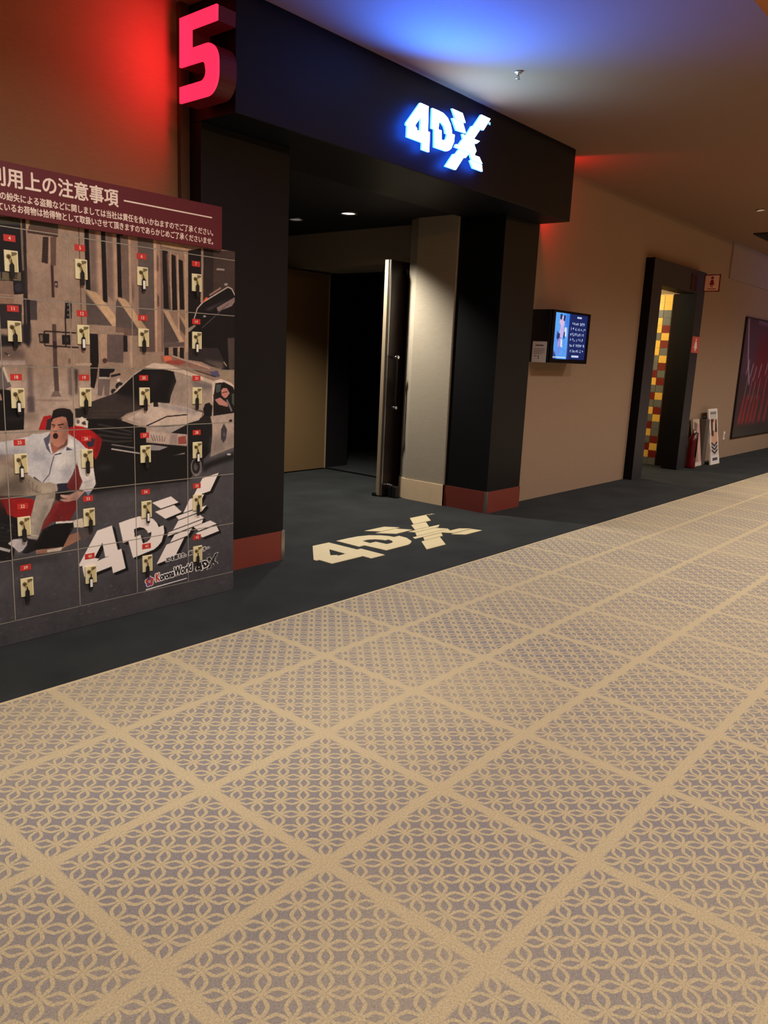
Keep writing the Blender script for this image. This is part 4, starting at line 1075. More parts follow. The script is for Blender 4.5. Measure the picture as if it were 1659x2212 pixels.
bm = bmesh.new()
box(bm, 8.2, 8.3, YW + .1, 9.1, 0, 2.45); box(bm, 6.5, 8.3, 9.0, 9.1, 0, 2.45); box(bm, 6.6, 8.3, YW + .1, YW + .2, 0, 2.45); box(bm, 6.52, 6.62, 6.5, 9.1, 0, 2.45)
struct(obj('wall_theatre', bm, M_DARKWALL))
struct(obj('baseboard_theatre', bx(8.18, 8.2, YW + .2, 9.0, 0, .13), mat('theatre_skirting', (40, 38, 42), .6)))
struct(obj('ceiling_theatre', bx(6.3, 8.3, YW + .1, 9.1, 2.45, 2.55), M_DARKWALL))
# ------------------------------------------------------------------ washroom vestibule
bm = bmesh.new()
box(bm, 8.7, 8.77, YW + .103, 4.95, 0, 2.3); box(bm, 8.7, 10.3, 4.9, 4.97, 0, 2.3)
struct(obj('wall_washroom', bm, mat('washroom_wall', (200, 176, 140), .8)))
struct(obj('ceiling_washroom', bx(8.7, 10.3, YW + .103, 4.97, 2.2, 2.3), mat('washroom_ceiling', (225, 215, 190), .8)))
bm = bmesh.new(); box(bm, 10.2, 10.3, YW + .103, 3.945, 0, 2.2); box(bm, 10.19, 10.2, YW + .103, 3.945, 0, .16)
struct(obj('wall_washroom_side', bm, mat('dark_brown_panel', (26, 17, 12), .7, bump=.03, spec=.1)))
# tiled wall, tile by tile in the order the photo shows
bm = bmesh.new()
box(bm, 10.205, 10.3, 3.945, 4.9, 0, 2.2, mi=3)
rows = ['YYg', 'YYR', 'ggY', 'YgY', 'YRg', 'gYY', 'YRY', 'YgR', 'gYg', 'gRY', 'RgY', 'YRg', 'ggR', 'RYY', 'ggY', 'YRg', 'gYR', 'RgY', 'YgY', 'gRg', 'RYg', 'YRY', 'ggY']
for r, row in enumerate(rows):
    z1 = 2.19 - r * .0952
    for c in range(9):
        k = row[c] if c == 1 else (row[0] if c == 2 else random.choice('YgRY'))
        y0 = 3.95 + (c - 1) * .105
        k = {1: row[1], 2: row[0], 3: row[2]}.get(c, k)
        if y0 < 3.945:
            continue
        box(bm, 10.196, 10.206, y0 + .003, y0 + .102, z1 - .0925, z1, mi='YgR'.index(k))
struct(obj('wall_washroom_tiled', bm, [mat('yellow_tile', (244, 196, 88), .2), mat('grey_tile', (108, 110, 104), .2), mat('maroon_tile', (120, 30, 28), .2), mat('pale_grout', (190, 176, 150), .8)]))

# ------------------------------------------------------------------ black entrance portal
GX0, GX1, GY, PY = 2.62, 6.07, 3.28, 3.555
t = thing('entrance_portal', (GX0, PY, 0), 'black laminate entrance portal with deep overhead beam and red-skirted pillars', 'portal')
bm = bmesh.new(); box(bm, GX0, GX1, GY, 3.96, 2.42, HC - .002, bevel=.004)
obj('beam', bm, mat('blue_spill_laminate', (8, 9, 19), .5, bump=.05, scale=300, spec=.3), t)  # black laminate with the sign's blue light tinted in
for x0, x1, lab in ((GX0, 3.235, None), (5.54, GX1, None)):
    p = obj('pillar', bx(x0, x1, PY, 3.995, 0, 2.42, bevel=.003), M_BLACK, t)
    bm = bmesh.new()
    box(bm, x0 - .006, x1 - .02 if x0 < 3 else x1, PY - .008, PY, 0, .185)
    if x0 > 3:
        box(bm, x0 - .008, x0, PY - .002, 3.995, 0, .185)
    k = obj('skirting', bm, M_RED, p); k['label'] = 'dark red skirting'
    cx = x0 if x0 > 3 else x1
    bm = bmesh.new(); box(bm, cx - .010 if x0 > 3 else cx - .022, cx + .006, PY - .0105, PY + .014, 0, .187)
    k = obj('corner_trim', bm, M_SILVER, p); k['label'] = 'silver corner trim'

# ------------------------------------------------------------------ 4DX signs
M_SIGNFACE = mat('lit_white_acrylic', (255, 255, 255), .4, emis=(.80, .90, 1.0), estr=9)
M_SIGNSIDE = mat('lit_blue_return', (40, 70, 200), .4, emis=(.02, .12, 1.0), estr=16)
t = thing('illuminated_sign', (4.30, GY, 2.69), 'glowing white 4DX sign with blue halo on the black beam', 'sign')
for ch, loops in LOGO.items():
    bm = bmesh.new()
    for lp in ([loops] if ch != 'X' else [[q] for q in loops]):
        plate(bm, lp, (4.30, GY - .045, 2.69), (1, 0, 0), (0, 0, 1), .014, 0, 1)
    obj('letter', bm, [M_SIGNFACE, M_SIGNSIDE], t)
bm = bmesh.new(); text(bm, 'TM', (4.768, GY - .012, 2.862), (1, 0, 0), (0, 0, 1), width=.042, height=.020, offset=.02)
obj('trademark', bm, mat('lit_cyan_acrylic', (150, 220, 255), .4, emis=(.35, .8, 1.0), estr=1.3), t)
t = thing('floor_decal', (4.18, 3.47, 0), 'large cream 4DX lettering stuck on the charcoal lobby carpet', 'floor sign')
def fl(p):
    return (4.184 + 1.914 * p[0] + .03 * p[1], 3.470 + 1.824 * p[1])
M_DECAL = mat('cream_vinyl', (224, 206, 160), .5, var=.06, scale=9)
for ch, loops in LOGO.items():
    bm = bmesh.new()
    for lp in ([loops] if ch != 'X' else [[q] for q in loops]):
        plate(bm, [[fl(p) for p in q] for q in lp], (0, 0, .004), (1, 0, 0), (0, 1, 0), .0035)
    obj('letter', bm, M_DECAL, t)
bm = bmesh.new(); text(bm, 'TM', (5.07, 3.80, .003), (1, 0, 0), (0, 1, 0), width=.085, height=.035)
obj('trademark', bm, M_DECAL, t)

# ------------------------------------------------------------------ red number signs
M_FIVE = mat('lit_red_acrylic', (255, 40, 70), .4, emis=(1.0, .024, .085), estr=1.3)
M_FIVESIDE = mat('red_return', (52, 4, 8), .5, emis=(1.0, .01, .02), estr=.02)
M_FIVERIM = mat('lit_red_rim', (255, 120, 130), .4, emis=(1.0, .18, .24), estr=1.2)
def five(face_x, sgn):
    pts = [(3.52, 2.839), (3.232, 2.839), (3.234, 2.773), (3.431, 2.773), (3.431, 2.690), (3.318, 2.690)]
    pts += arc(3.310, 2.600, -.086, .090, 90, 0, 8)[1:]
    pts += arc(3.310, 2.552, -.086, .092, 0, -90, 8)
    pts += [(3.524, 2.460), (3.524, 2.533), (3.352, 2.533)]
    pts += arc(3.352, 2.572, -.037, .039, -90, 0, 5)[1:]
    pts += arc(3.352, 2.584, -.034, .036, 0, 90, 5)
    pts += [(3.522, 2.622)]
    q = [(-a, b) for a, b in pts] if sgn < 0 else [(a, b) for a, b in (((6.914 - x), z) for x, z in pts)]
    u = (0, -1, 0) if sgn < 0 else (0, 1, 0)
    return q, u
for sgn, fx, lab in ((-1, 2.47, 'glowing red number 5 above the lockers on the side of the black beam'), (1, 6.22, 'glowing red number 5 on the far side of the black beam')):
    q, u = five(fx, sgn)
    t = thing('number_sign', ((2.62 if sgn < 0 else 6.07), 3.38 if sgn < 0 else 3.53, 2.65), lab, 'sign', 'red number signs')
    bm = bmesh.new(); plate(bm, [q], (fx, 0, 0), u, (0, 0, 1), .012, 0, 0)
    obj('face', bm, M_FIVE, t)
    bm = bmesh.new(); plate(bm, [q], (fx - sgn * .0125, 0, 0), u, (0, 0, 1), .10, 1, 0)
    obj('can', bm, [M_FIVESIDE, M_FIVESIDE], t)
    for y, z in ((3.46, 2.80), (3.46, 2.50)):
        bm = bmesh.new()
        y += 0 if sgn < 0 else .05
        box(bm, *sorted((fx - sgn * .11, fx - sgn * .149)), y - .012, y + .012, z - .012, z + .012)
        obj('standoff', bm, M_DARKMETAL, t)

# ------------------------------------------------------------------ theatre doors
t = struct(thing('door_1', (6.2, 4.63, 0), 'dark door leaf standing open against the beige wall', 'door'))
obj('panel', bx(5.402, 6.19, 4.600, 4.664, .012, 2.10, bevel=.002), M_DARKDOOR, t)
k = obj('edge_strip', bx(5.386, 5.402, 4.628, 4.665, .012, 2.10), M_EDGE, t); k['label'] = 'pale metal edge strip'
k = obj('edge_strip', bx(5.388, 5.402, 4.600, 4.613, .012, 2.10), M_SILVER, t); k['label'] = 'bright metal edge strip'
bm = bmesh.new(); box(bm, 5.452, 5.468, 4.535, 4.551, .80, 1.29, bevel=.003)
h = obj('pull_handle', bm, M_DARKMETAL, t)
for z in (1.27, .822):
    bm = bmesh.new(); tube(bm, [(5.46, 4.601, z), (5.46, 4.53, z)], .011, 12); lathe(bm, (5.46, 4.529, z), [(.013, -.003), (.016, 0), (.013, .004)], 14, 'Y')
    k = obj('standoff', bm, M_CHROME, h); k['label'] = 'chrome standoff'
bm = bmesh.new(); box(bm, 5.56, 5.78, 4.555, 4.60, 1.985, 2.035, bevel=.004)
obj('door_closer', bm, M_DARKMETAL, t)
obj('floor_bolt', bx(5.37, 5.43, 4.655, 4.70, .002, .03, bevel=.003), M_BLACKPLASTIC, t)
t = thing('door_stop', (5.475, 4.50, 0), 'small black door stop on the carpet in front of the open dark door', 'door stop')
obj('body', bx(5.440, 5.507, 4.475, 4.560, .001, .105, bevel=.006), M_BLACKPLASTIC, t)
bm = bmesh.new(); tube(bm, [(5.445, 4.52, .115), (5.415, 4.545, .125), (5.40, 4.585, .12)], .007, 8)
k = obj('hook', bm, M_CHROME, t); k['label'] = 'chrome hook'
t = struct(thing('door_2', (6.2, 6.18, 0), 'bronze door leaf standing open at the far side of the lobby', 'door'))
obj('panel', bx(5.36, 6.19, 6.14, 6.195, .012, 2.10, bevel=.002), M_BROWNDOOR, t)
obj('edge_strip', bx(6.182, 6.196, 6.132, 6.14, .012, 2.10), M_EDGE, t)

# ------------------------------------------------------------------ lobby downlights
def downlight(c, r, lit, label, group='ceiling downlights'):
    t = thing('downlight', (c[0], c[1], c[2]), label, 'ceiling light', group)
    bm = bmesh.new(); lathe(bm, c, [(r * .82, -.004), (r * .86, -.012), (r, -.012), (r * 1.03, -.002), (r * 1.0, 0)], 32)
    obj('trim_ring', bm, M_SILVER, t)
    bm = bmesh.new(); lathe(bm, c, [(r * .84, -.0035), (r * .5, -.007), (.001, -.008)], 32)
    obj('lens', bm, lit, t)
M_LAMP = mat('lit_lamp_lens', (255, 250, 235), .4, emis=(1, .93, .78), estr=4)
M_OFF = mat('dim_lamp_lens', (150, 148, 140), .3, emis=(1, .95, .85), estr=.16)
downlight((5.06, 4.82, 2.45), .075, M_LAMP, 'bright round downlight in the dark lobby ceiling')
downlight((5.07, 5.48, 2.45), .075, M_OFF, 'unlit downlight in the lobby ceiling beside the left pillar')
downlight((9.25, 2.75, 2.975), .05, mat('warm_dim_lens', (230, 190, 140), .3, emis=(1, .7, .4), estr=.5), 'tiny downlight in the brown hall ceiling at the right edge')
t = thing('sprinkler', (4.32, 2.76, 2.975), 'small metal fire sprinkler in the blue-lit ceiling', 'sprinkler')
SP = (4.32, 2.76, 2.975)
bm = bmesh.new(); lathe(bm, SP, [(.024, 0), (.025, -.004), (.015, -.009), (.008, -.010), (.008, -.021), (.004, -.023)], 24)
obj('escutcheon', bm, M_SILVER, t)
bm = bmesh.new()
for q in (-1, 1):
    tube(bm, [(4.32 + q * .008, 2.76, 2.954), (4.32 + q * .012, 2.76, 2.946), (4.32 + q * .005, 2.76, 2.937)], .0022, 6)
lathe(bm, (4.32, 2.76, 2.9355), [(.003, .002), (.014, .001), (.014, -.001), (.003, -.0015)], 16)
obj('deflector', bm, M_SILVER, t)
t = thing('ceiling_vent', (10.95, 3.17, 2.975), 'dark square air vent in the ceiling at the far right', 'vent')
bm = bmesh.new(); box(bm, 10.75, 11.45, 2.95, 3.25, 2.955, 2.9755, bevel=.004)
obj('frame', bm, mat('vent_brown', (40, 28, 22), .6), t)
bm = bmesh.new()
for k in range(6):
    box(bm, 10.78, 11.42, 2.975 + k * .045, 2.995 + k * .045, 2.948, 2.956)
obj('grille', bm, mat('vent_black', (18, 14, 12), .6), t)

# ------------------------------------------------------------------ locker bank with a printed mural
CX = [1.128, 1.424, 1.7195, 2.015, 2.3105, 2.600]
RZ = [.1035, .373, .641, .912, 1.180, 1.452, 1.722]
LY, LTOP = 3.25, 1.765
sheet = Sheet(1.10, 2.62, -.02, 1.80, .0011, (150, 124, 104))
for op in MURAL:
    if op[0] == 'P':
        sheet.poly([(x / 1000, z / 1000) for x, z in op[1]], op[2], op[3], op[4] / 1000 * 2.6)
    else:
        sheet.line([(x / 1000, z / 1000) for x, z in op[1]], op[2] / 1000, op[3], op[4], op[5] / 1000 * 2.6)
def lk(p, dx=0, dz=0):
    return (2.109 + .921 * p[0] - .152 * p[1] + dx, .4035 + .173 * p[0] + .869 * p[1] + dz)
def logo_on(sh, f, col, dx, dz):
    for ch, loops in LOGO.items():
        if ch == 'X':
            for q in loops:
                sh.poly([f(p, dx, dz) for p in q], col)
        else:
            a, b = [f(p, dx, dz) for p in loops[0]], [f(p, dx, dz) for p in loops[1]]
            sh.poly(a + [a[0]] + b + [b[0], a[0]], col)
for k in range(6, 0, -1):
    logo_on(sheet, lk, (26, 23, 25), .0026 * k, -.0022 * k)
logo_on(sheet, lk, (226, 212, 202), 0, 0)
# ink grain, slight mottling and a muted, contrasty tone
def mottle(n, seed):
    g = np.random.RandomState(seed).rand(n, n).astype(np.float32) - .5
    yi, xi = np.linspace(0, n - 1.001, sheet.h), np.linspace(0, n - 1.001, sheet.w)
    y0, x0 = yi.astype(int), xi.astype(int)
    fy, fx = (yi - y0)[:, None], (xi - x0)[None, :]
    return ((g[y0][:, x0] * (1 - fx) + g[y0][:, x0 + 1] * fx) * (1 - fy) + (g[y0 + 1][:, x0] * (1 - fx) + g[y0 + 1][:, x0 + 1] * fx) * fy)[..., None]
lum = sheet.a @ np.array([.3, .59, .11], np.float32)
sat = sheet.a.max(2) - sheet.a.min(2)
k = (.32 * np.clip(1 - sat / .35, 0, 1))[..., None]
sheet.a = sheet.a * (1 - k) + lum[..., None] * k
sheet.a = np.clip(sheet.a, 0, 1) ** 1.14
logo_px = (lum > .80)[..., None]
sheet.a *= 1 + np.where(logo_px, 0, .14 * mottle(26, 5) + .10 * mottle(90, 6) + .10 * mottle(300, 8))
sheet.a += (np.random.RandomState(2).rand(sheet.h, sheet.w, 1).astype(np.float32) - .5) * .022
sheet.a = np.clip(sheet.a, 0, 1)
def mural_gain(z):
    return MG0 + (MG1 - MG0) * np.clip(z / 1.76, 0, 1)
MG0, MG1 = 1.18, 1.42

bank = thing('locker_bank', (1.864, 3.46, 0), 'coin lockers covered by a street mural of a shouting man in a red chair', 'lockers')
bm = bmesh.new(); box(bm, CX[0], CX[-1], LY + .012, YW - .036, 0, LTOP)
obj('carcass', bm, mat('locker_carcass', (58, 46, 40), .5), bank)
gap = .0021
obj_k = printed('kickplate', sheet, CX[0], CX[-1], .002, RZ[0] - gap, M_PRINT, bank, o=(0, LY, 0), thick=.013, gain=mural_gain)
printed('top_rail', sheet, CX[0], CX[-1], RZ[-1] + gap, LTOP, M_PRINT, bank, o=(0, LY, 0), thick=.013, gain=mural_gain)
bm = bmesh.new()
for x in CX[1:-1]:
    box(bm, x - .0019, x + .0019, LY + .0008, LY + .012, .1, 1.74)
for z in RZ:
    box(bm, CX[0], CX[-1], LY + .0008, LY + .012, z - .0017, z + .0017)
obj('frame', bm, mat('locker_edge_metal', (172, 164, 150), .4, .4), bank)
NUM = {0: [39, 32, 25, 18, 11, 4], 1: [40, 33, 26, 19, 12, 5], 2: [41, 34, 27, 20, 13, 6], 3: [42, 35, 28, 21, 14, 7]}
WHITE_TAG = {(0, 2), (0, 3), (1, 0), (1, 4), (2, 1), (2, 5), (3, 2), (3, 4)}
for ci in range(5):
    for ri in range(6):
        x0, x1, z0, z1 = CX[ci] + gap, CX[ci + 1] - gap, RZ[ri] + gap, RZ[ri + 1] - gap
        if ci == 4:
            x1 = CX[5] - .0005
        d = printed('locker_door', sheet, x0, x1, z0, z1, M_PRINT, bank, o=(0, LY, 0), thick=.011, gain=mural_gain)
        lx0, lx1, lz0, lz1 = CX[ci] + .027, CX[ci] + .082, z0 + .098, z0 + .180
        bm = bmesh.new()
        box(bm, lx0, lx1, LY - .007, LY - .0002, lz0, lz1, 0, bevel=.002)
        # finger pull: recess shade put in colour at right, keyway boss on the left
        rx0, rx1 = lx0 + .027, lx1 - .006
        plate(bm, [[(rx0, lz0 + .006), (rx1, lz0 + .006), (rx1, lz1 - .006), (rx0, lz1 - .006)]], (0, LY - .0092, 0), (1, 0, 0), (0, 0, 1), .002, 1)
        plate(bm, [[(rx0 + .002, lz1 - .022), (rx1, lz1 - .014), (rx1, lz1 - .006), (rx0 + .002, lz1 - .006)]], (0, LY - .0105, 0), (1, 0, 0), (0, 0, 1), .002, 2)
        kx, kz = lx0 + .016, lz1 - .024
        lathe(bm, (kx, LY - .007, kz), [(.0085, 0), (.0085, -.003), (.006, -.004)], 14, 'Y', 2)
        k = obj('lock', bm, [M_CREAMPLASTIC, M_CREAMSHADE, mat('lock_shade', (112, 96, 62), .5)], d)
        k['label'] = 'ivory plastic lock with finger pull'
        # key with its tag hanging from the keyway
        wt = (ci - 1, ri) in WHITE_TAG
        r = random.Random(ci * 7 + ri)
        tx = kx + .008 + r.uniform(-.003, .006)
        bm = bmesh.new()
        lathe(bm, (kx, LY - .011, kz), [(.0045, 0), (.0045, -.010)], 10, 'Y', 1)
        tube(bm, [(kx, LY - .019, kz - .002), (kx + .004, LY - .021, kz - .012), (tx, LY - .017, kz - .026)], .0028, 6, 1)
        tz = kz - .026
        plate(bm, [[(tx - .0085, tz - .052), (tx - .005, tz - .058), (tx + .005, tz - .058), (tx + .0085, tz - .052), (tx + .0085, tz - .006), (tx + .004, tz), (tx - .004, tz), (tx - .0085, tz - .006)]], (0, LY - .0165, 0), (1, 0, 0), (0, 0, 1), .004, 0)
        if wt:
            box(bm, tx - .0058, tx + .0058, LY - .0175, LY - .0163, tz - .046, tz - .010, 2)
        k = obj('key', bm, [M_BLACKPLASTIC, M_BRASS, M_WHITEPAPER], d)
        k['label'] = 'hanging key with black and white tag' if wt else 'hanging key with black tag'
        if ci == 0:
            continue
        bm = bmesh.new()
        px0, pz0 = CX[ci] + .030, z1 - .052
        box(bm, px0, px0 + .047, LY - .0015, LY - .0002, pz0, pz0 + .025, 0)
        text(bm, str(NUM[ci - 1][ri]), (px0 + .0235, LY - .0021, pz0 + .0055), (1, 0, 0), (0, 0, 1), height=.014, mi=1, anchor='c', offset=.012)
        k = obj('number_plate', bm, [M_LABELRED, M_INK_PALE], d)
        k['label'] = 'red number plate'
# sponsor lettering across the bottom doors
bm = bmesh.new()
a = math.radians(4.6)
U, V = (math.cos(a), 0, math.sin(a)), (-math.sin(a) * .2, 0, 1)
def two(bm, s, x, z, w, h, off, mi=1):
    text(bm, s, (x, LY - .0011, z), U, V, width=w, height=h, mi=0, bold=off * .34)
    text(bm, s, (x, LY - .0019, z), U, V, width=w, height=h, mi=mi, bold=off * .09)
two(bm, '3Dを超えた、体感シアター', 2.178, .232, .262, .022, .014)
two(bm, 'K', 2.118, .142, .022, .038, .02, 2)
two(bm, 'orona', 2.143, .1435, .080, .024, .02)
two(bm, 'W', 2.225, .150, .040, .044, .02)
two(bm, 'orld', 2.266, .154, .066, .040, .02)
for ch, loops in LOGO.items():
    for sc, mi, yy in ((1.06, 0, .0011), (1, 1, .0017)):
        for lp in ([loops] if ch != 'X' else [[q] for q in loops]):
            if mi == 0:
                xs = [p[0] for p in lp[0]]; zs = [p[1] for p in lp[0]]; cxm, czm = sum(xs) / len(xs), sum(zs) / len(zs)
                lp2 = [[(cxm + (p[0] - cxm) * 1.25 + .0, czm + (p[1] - czm) * 1.25) for p in lp[0]]]
            else:
                lp2 = lp
            plate(bm, [[(2.425 + .165 * x - .02 * z, .182 + .026 * x + .17 * z) for x, z in q] for q in lp2], (0, LY - yy, 0), (1, 0, 0), (0, 0, 1), .0004, mi)
for k in range(5):
    b0 = 2 * math.pi * k / 5 + .4
    c = (2.082 + .015 * math.cos(b0), .150 + .017 * math.sin(b0))
    for rr, mi, yy in ((.013, 0, .0010), (.0095, 2 + k % 2, .0017)):
        plate(bm, [[(c[0] + rr * math.cos(q * .524), c[1] + rr * math.sin(q * .524)) for q in range(12)]], (0, LY - yy, 0), (1, 0, 0), (0, 0, 1), .0004, mi)
plate(bm, [[(2.06, .108), (2.30, .1225), (2.30, .1262), (2.06, .1135)]], (0, LY - .0011, 0), (1, 0, 0), (0, 0, 1), .0004, 0)
k = obj('lettering', bm, [mat('white_ink', (240, 234, 230), .5), mat('black_ink', (24, 22, 24), .5), mat('red_ink', (190, 60, 60), .5), mat('purple_ink', (120, 70, 130), .5)], bank)
k['label'] = 'white-outlined printed lettering'

# notice board on top of the lockers
nb = thing('notice_board', (1.8, 3.24, 1.755), 'dark red notice board with white Japanese lettering above the lockers', 'notice board')
NY = 3.222
obj('board', bx(1.05, 2.497, NY, NY + .012, 1.758, 1.958, bevel=.001), mat('maroon_board', (92, 7, 18), .6), nb)
bm = bmesh.new()
ux, uz = (1, 0, 0), (0, 0, 1)
text(bm, 'ロッカーご利用上の注意事項', (1.067, NY - .001, 1.868), ux, uz, width=.874, height=.070, bold=.0016)
box(bm, 1.968, 2.437, NY - .0012, NY - .0002, 1.8965, 1.9025)
text(bm, 'の紛失による盗難などに関しましては当社は責任を負いかねますのでご了承ください。', (1.437, NY - .001, 1.8165), ux, uz, width=1.006, height=.030, bold=.0006)
text(bm, 'ているお荷物は拾得物として取扱いさせて頂きますのであらかじめご了承くださいませ。', (1.425, NY - .001, 1.7765), ux, uz, width=1.018, height=.030, bold=.0006)
obj('lettering', bm, M_INK_PALE, nb)

# ------------------------------------------------------------------ monitor and paper notice
mon = thing('wall_monitor', (6.64, YW, 1.5), 'black wall monitor showing a blue programme screen beside the pillar', 'monitor')
obj('housing', bx(6.28, 7.0, 3.495, YW - .001, 1.282, 1.742, bevel=.004), M_BLACKPLASTIC, mon)
bm = bmesh.new()
FYm = 3.478
for a in ((6.285, 7.0, 1.722, 1.742), (6.285, 7.0, 1.284, 1.318), (6.285, 6.335, 1.318, 1.722), (6.962, 7.0, 1.318, 1.722)):
    box(bm, a[0], a[1], FYm, 3.495, a[2], a[3])
obj('bezel', bm, mat('gloss_black_bezel', (16, 15, 17), .18), mon)
sc = Sheet(6.335, 6.962, 1.318, 1.722, .0015, (20, 34, 92))
sc.poly([(6.335, 1.318), (6.60, 1.318), (6.60, 1.722), (6.335, 1.722)], (96, 168, 246))
sc.poly([(6.335, 1.318), (6.60, 1.318), (6.60, 1.48), (6.335, 1.60)], (88, 150, 236), .8, .03)
sc.poly([(6.52, 1.60), (6.60, 1.56), (6.60, 1.722), (6.54, 1.722)], (50, 120, 226), .9, .02)
sc.poly([(6.335, 1.318), (6.42, 1.318), (6.38, 1.37), (6.335, 1.41)], (40, 50, 110), .9, .01)
for pts, c in (([(6.42, 1.64), (6.47, 1.60), (6.52, 1.61), (6.51, 1.69), (6.45, 1.70)], (222, 186, 222)), ([(6.43, 1.67), (6.46, 1.66), (6.47, 1.71), (6.43, 1.71)], (30, 34, 70)), ([(6.49, 1.66), (6.52, 1.65), (6.53, 1.70), (6.50, 1.71)], (30, 34, 80)),
               ([(6.43, 1.52), (6.50, 1.50), (6.52, 1.60), (6.45, 1.61)], (206, 178, 226)), ([(6.39, 1.50), (6.45, 1.47), (6.45, 1.54), (6.40, 1.56)], (40, 46, 104)), ([(6.52, 1.52), (6.57, 1.52), (6.57, 1.60), (6.53, 1.60)], (230, 230, 244)),
               ([(6.51, 1.50), (6.54, 1.50), (6.54, 1.56), (6.52, 1.56)], (34, 40, 96)), ([(6.42, 1.43), (6.45, 1.42), (6.47, 1.50), (6.43, 1.50)], (196, 150, 210)), ([(6.47, 1.43), (6.51, 1.42), (6.50, 1.49), (6.47, 1.50)], (232, 232, 250)), ([(6.42, 1.36), (6.44, 1.36), (6.46, 1.43), (6.44, 1.43)], (150, 120, 200))):
    sc.poly(pts, c, .95, .002)
rg = np.random.RandomState(3)
for k in range(40):
    x, z = rg.uniform(6.36, 6.58), rg.uniform(1.34, 1.66)
    sc.line([(x, z), (x + rg.uniform(-.02, .02), z + rg.uniform(-.03, .03))], .004, (200, 222, 255) if k % 2 else (60, 110, 220), .6, .001)
sc.line([(6.345, 1.334), (6.59, 1.334)], .008, (210, 236, 255))
sc.line([(6.75, 1.697), (6.84, 1.697)], .014, (232, 240, 255), .9, .001)
for r, (xa, xb) in enumerate(((6.66, 6.93), (6.64, 6.94), (6.64, 6.94), (6.64, 6.94), (6.64, 6.94), (6.66, 6.93))):
    z = 1.642 - r * .049
    x = xa
    while x < xb - .02:
        w = rg.uniform(.018, .032)
        for _ in range(3):
            sc.line([(x + rg.uniform(0, w * .6), z + rg.uniform(-.014, .014)), (x + rg.uniform(w * .3, w), z + rg.uniform(-.014, .014))], .0065, (206, 222, 255), .95, .0006)
        x += w + rg.choice([.004, .004, .02])
sc.line([(6.70, 1.347), (6.84, 1.347)], .018, (226, 238, 255), .9, .001)
printed('screen', sc, 6.336, 6.961, 1.3185, 1.7215, print_mat('lit_screen', .2, 1.0), mon, o=(0, 3.486, 0), res=.003, thick=.004)
pn = thing('paper_notice', (6.279, 3.58, 1.37), 'white paper notice taped to the side of the black monitor housing', 'notice')
obj('sheet', bx(6.2775, 6.2795, 3.513, 3.655, 1.282, 1.464), M_WHITEPAPER, pn)
bm = bmesh.new()
for z, y0, y1, h in ((1.425, 3.545, 3.625, .010), (1.398, 3.53, 3.64, .004), (1.384, 3.53, 3.64, .004), (1.37, 3.53, 3.64, .004), (1.356, 3.55, 3.64, .004), (1.335, 3.605, 3.635, .005)):
    box(bm, 6.2768, 6.2776, y0, y1, z, z + h)
box(bm, 6.2768, 6.2776, 3.585, 3.592, 1.31, 1.345)
obj('print', bm, mat('brown_print', (110, 86, 74), .7), pn)

# ------------------------------------------------------------------ washroom portal, signs
M_PORTAL = mat('slate_laminate', (46, 42, 47), .45, bump=.02)
M_PORTALSIDE = mat('black_return', (11, 9, 9), .6, spec=.12)
wp = thing('washroom_portal', (9.4, YW, 0), 'dark slate doorway surround projecting from the tan wall at the right', 'portal')
for nm, a in (('jamb', (8.6, 8.87, 0, 2.45)), ('jamb', (9.98, 10.24, 0, 2.45)), ('header', (8.87, 9.98, 2.18, 2.45))):
    bm = bmesh.new(); box(bm, a[0], a[1], 3.58, YW + .10, a[2], a[3])
    for f in bm.faces:
        f.normal_update()
        f.material_index = 1 if abs(f.normal.y) < .5 else 0
    obj(nm, bm, [M_PORTAL, M_PORTALSIDE], wp)
k = obj('kick_panel', bx(9.975, 10.245, 3.576, 3.58, 0, .42), mat('kick_laminate', (40, 38, 42), .5), wp)
k['label'] = 'darker kick panel on the right jamb'
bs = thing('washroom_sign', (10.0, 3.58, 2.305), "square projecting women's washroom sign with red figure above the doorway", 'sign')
obj('sign_reflection', bx(9.74, 10.02, 3.571, 3.5795, 2.21, 2.40), mat('maroon_reflection', (46, 16, 20), .3), bs)  # flat plate standing in for the sign's dark reflection in the portal
obj('panel', bx(9.998, 10.004, 3.332, 3.515, 2.208, 2.402), mat('frosted_panel', (240, 200, 176), .35), bs)
bm = bmesh.new()
for y0, y1, z0, z1 in ((3.328, 3.518, 2.204, 2.216), (3.328, 3.518, 2.394, 2.406), (3.328, 3.340, 2.204, 2.406), (3.506, 3.518, 2.204, 2.406)):
    box(bm, 9.994, 10.008, y0, y1, z0, z1)
box(bm, 9.996, 9.998, 3.37, 3.47, 2.232, 2.240)
obj('border', bm, mat('maroon_border', (122, 26, 30), .4), bs)
bm = bmesh.new()
plate(bm, [[(-3.4235 + .016 * math.cos(q * .3927), 2.366 + .016 * math.sin(q * .3927)) for q in range(16)]], (9.9965, 0, 0), (0, -1, 0), (0, 0, 1), .001)
plate(bm, [[(-3.4235 + x, 2.255 + z) for x, z in ((-.012, 0), (-.004, 0), (-.004, .03), (.004, .03), (.004, 0), (.012, 0), (.012, .03), (.03, .03), (.013, .088), (-.013, .088), (-.03, .03), (-.012, .03))]], (9.9965, 0, 0), (0, -1, 0), (0, 0, 1), .001)
obj('figure', bm, mat('red_figure', (150, 24, 30), .4), bs)
js = thing('jamb_sign', (10.13, 3.578, 1.58), 'small pink sign with a white figure on the right jamb of the washroom doorway', 'sign')
obj('plate', bx(9.99, 10.255, 3.572, 3.579, 1.475, 1.675), mat('pink_plate', (206, 96, 92), .4), js)
bm = bmesh.new()
plate(bm, [[(10.12 + .018 * math.cos(q * .3927), 1.636 + .016 * math.sin(q * .3927)) for q in range(16)]], (0, 3.5715, 0), (1, 0, 0), (0, 0, 1), .001)
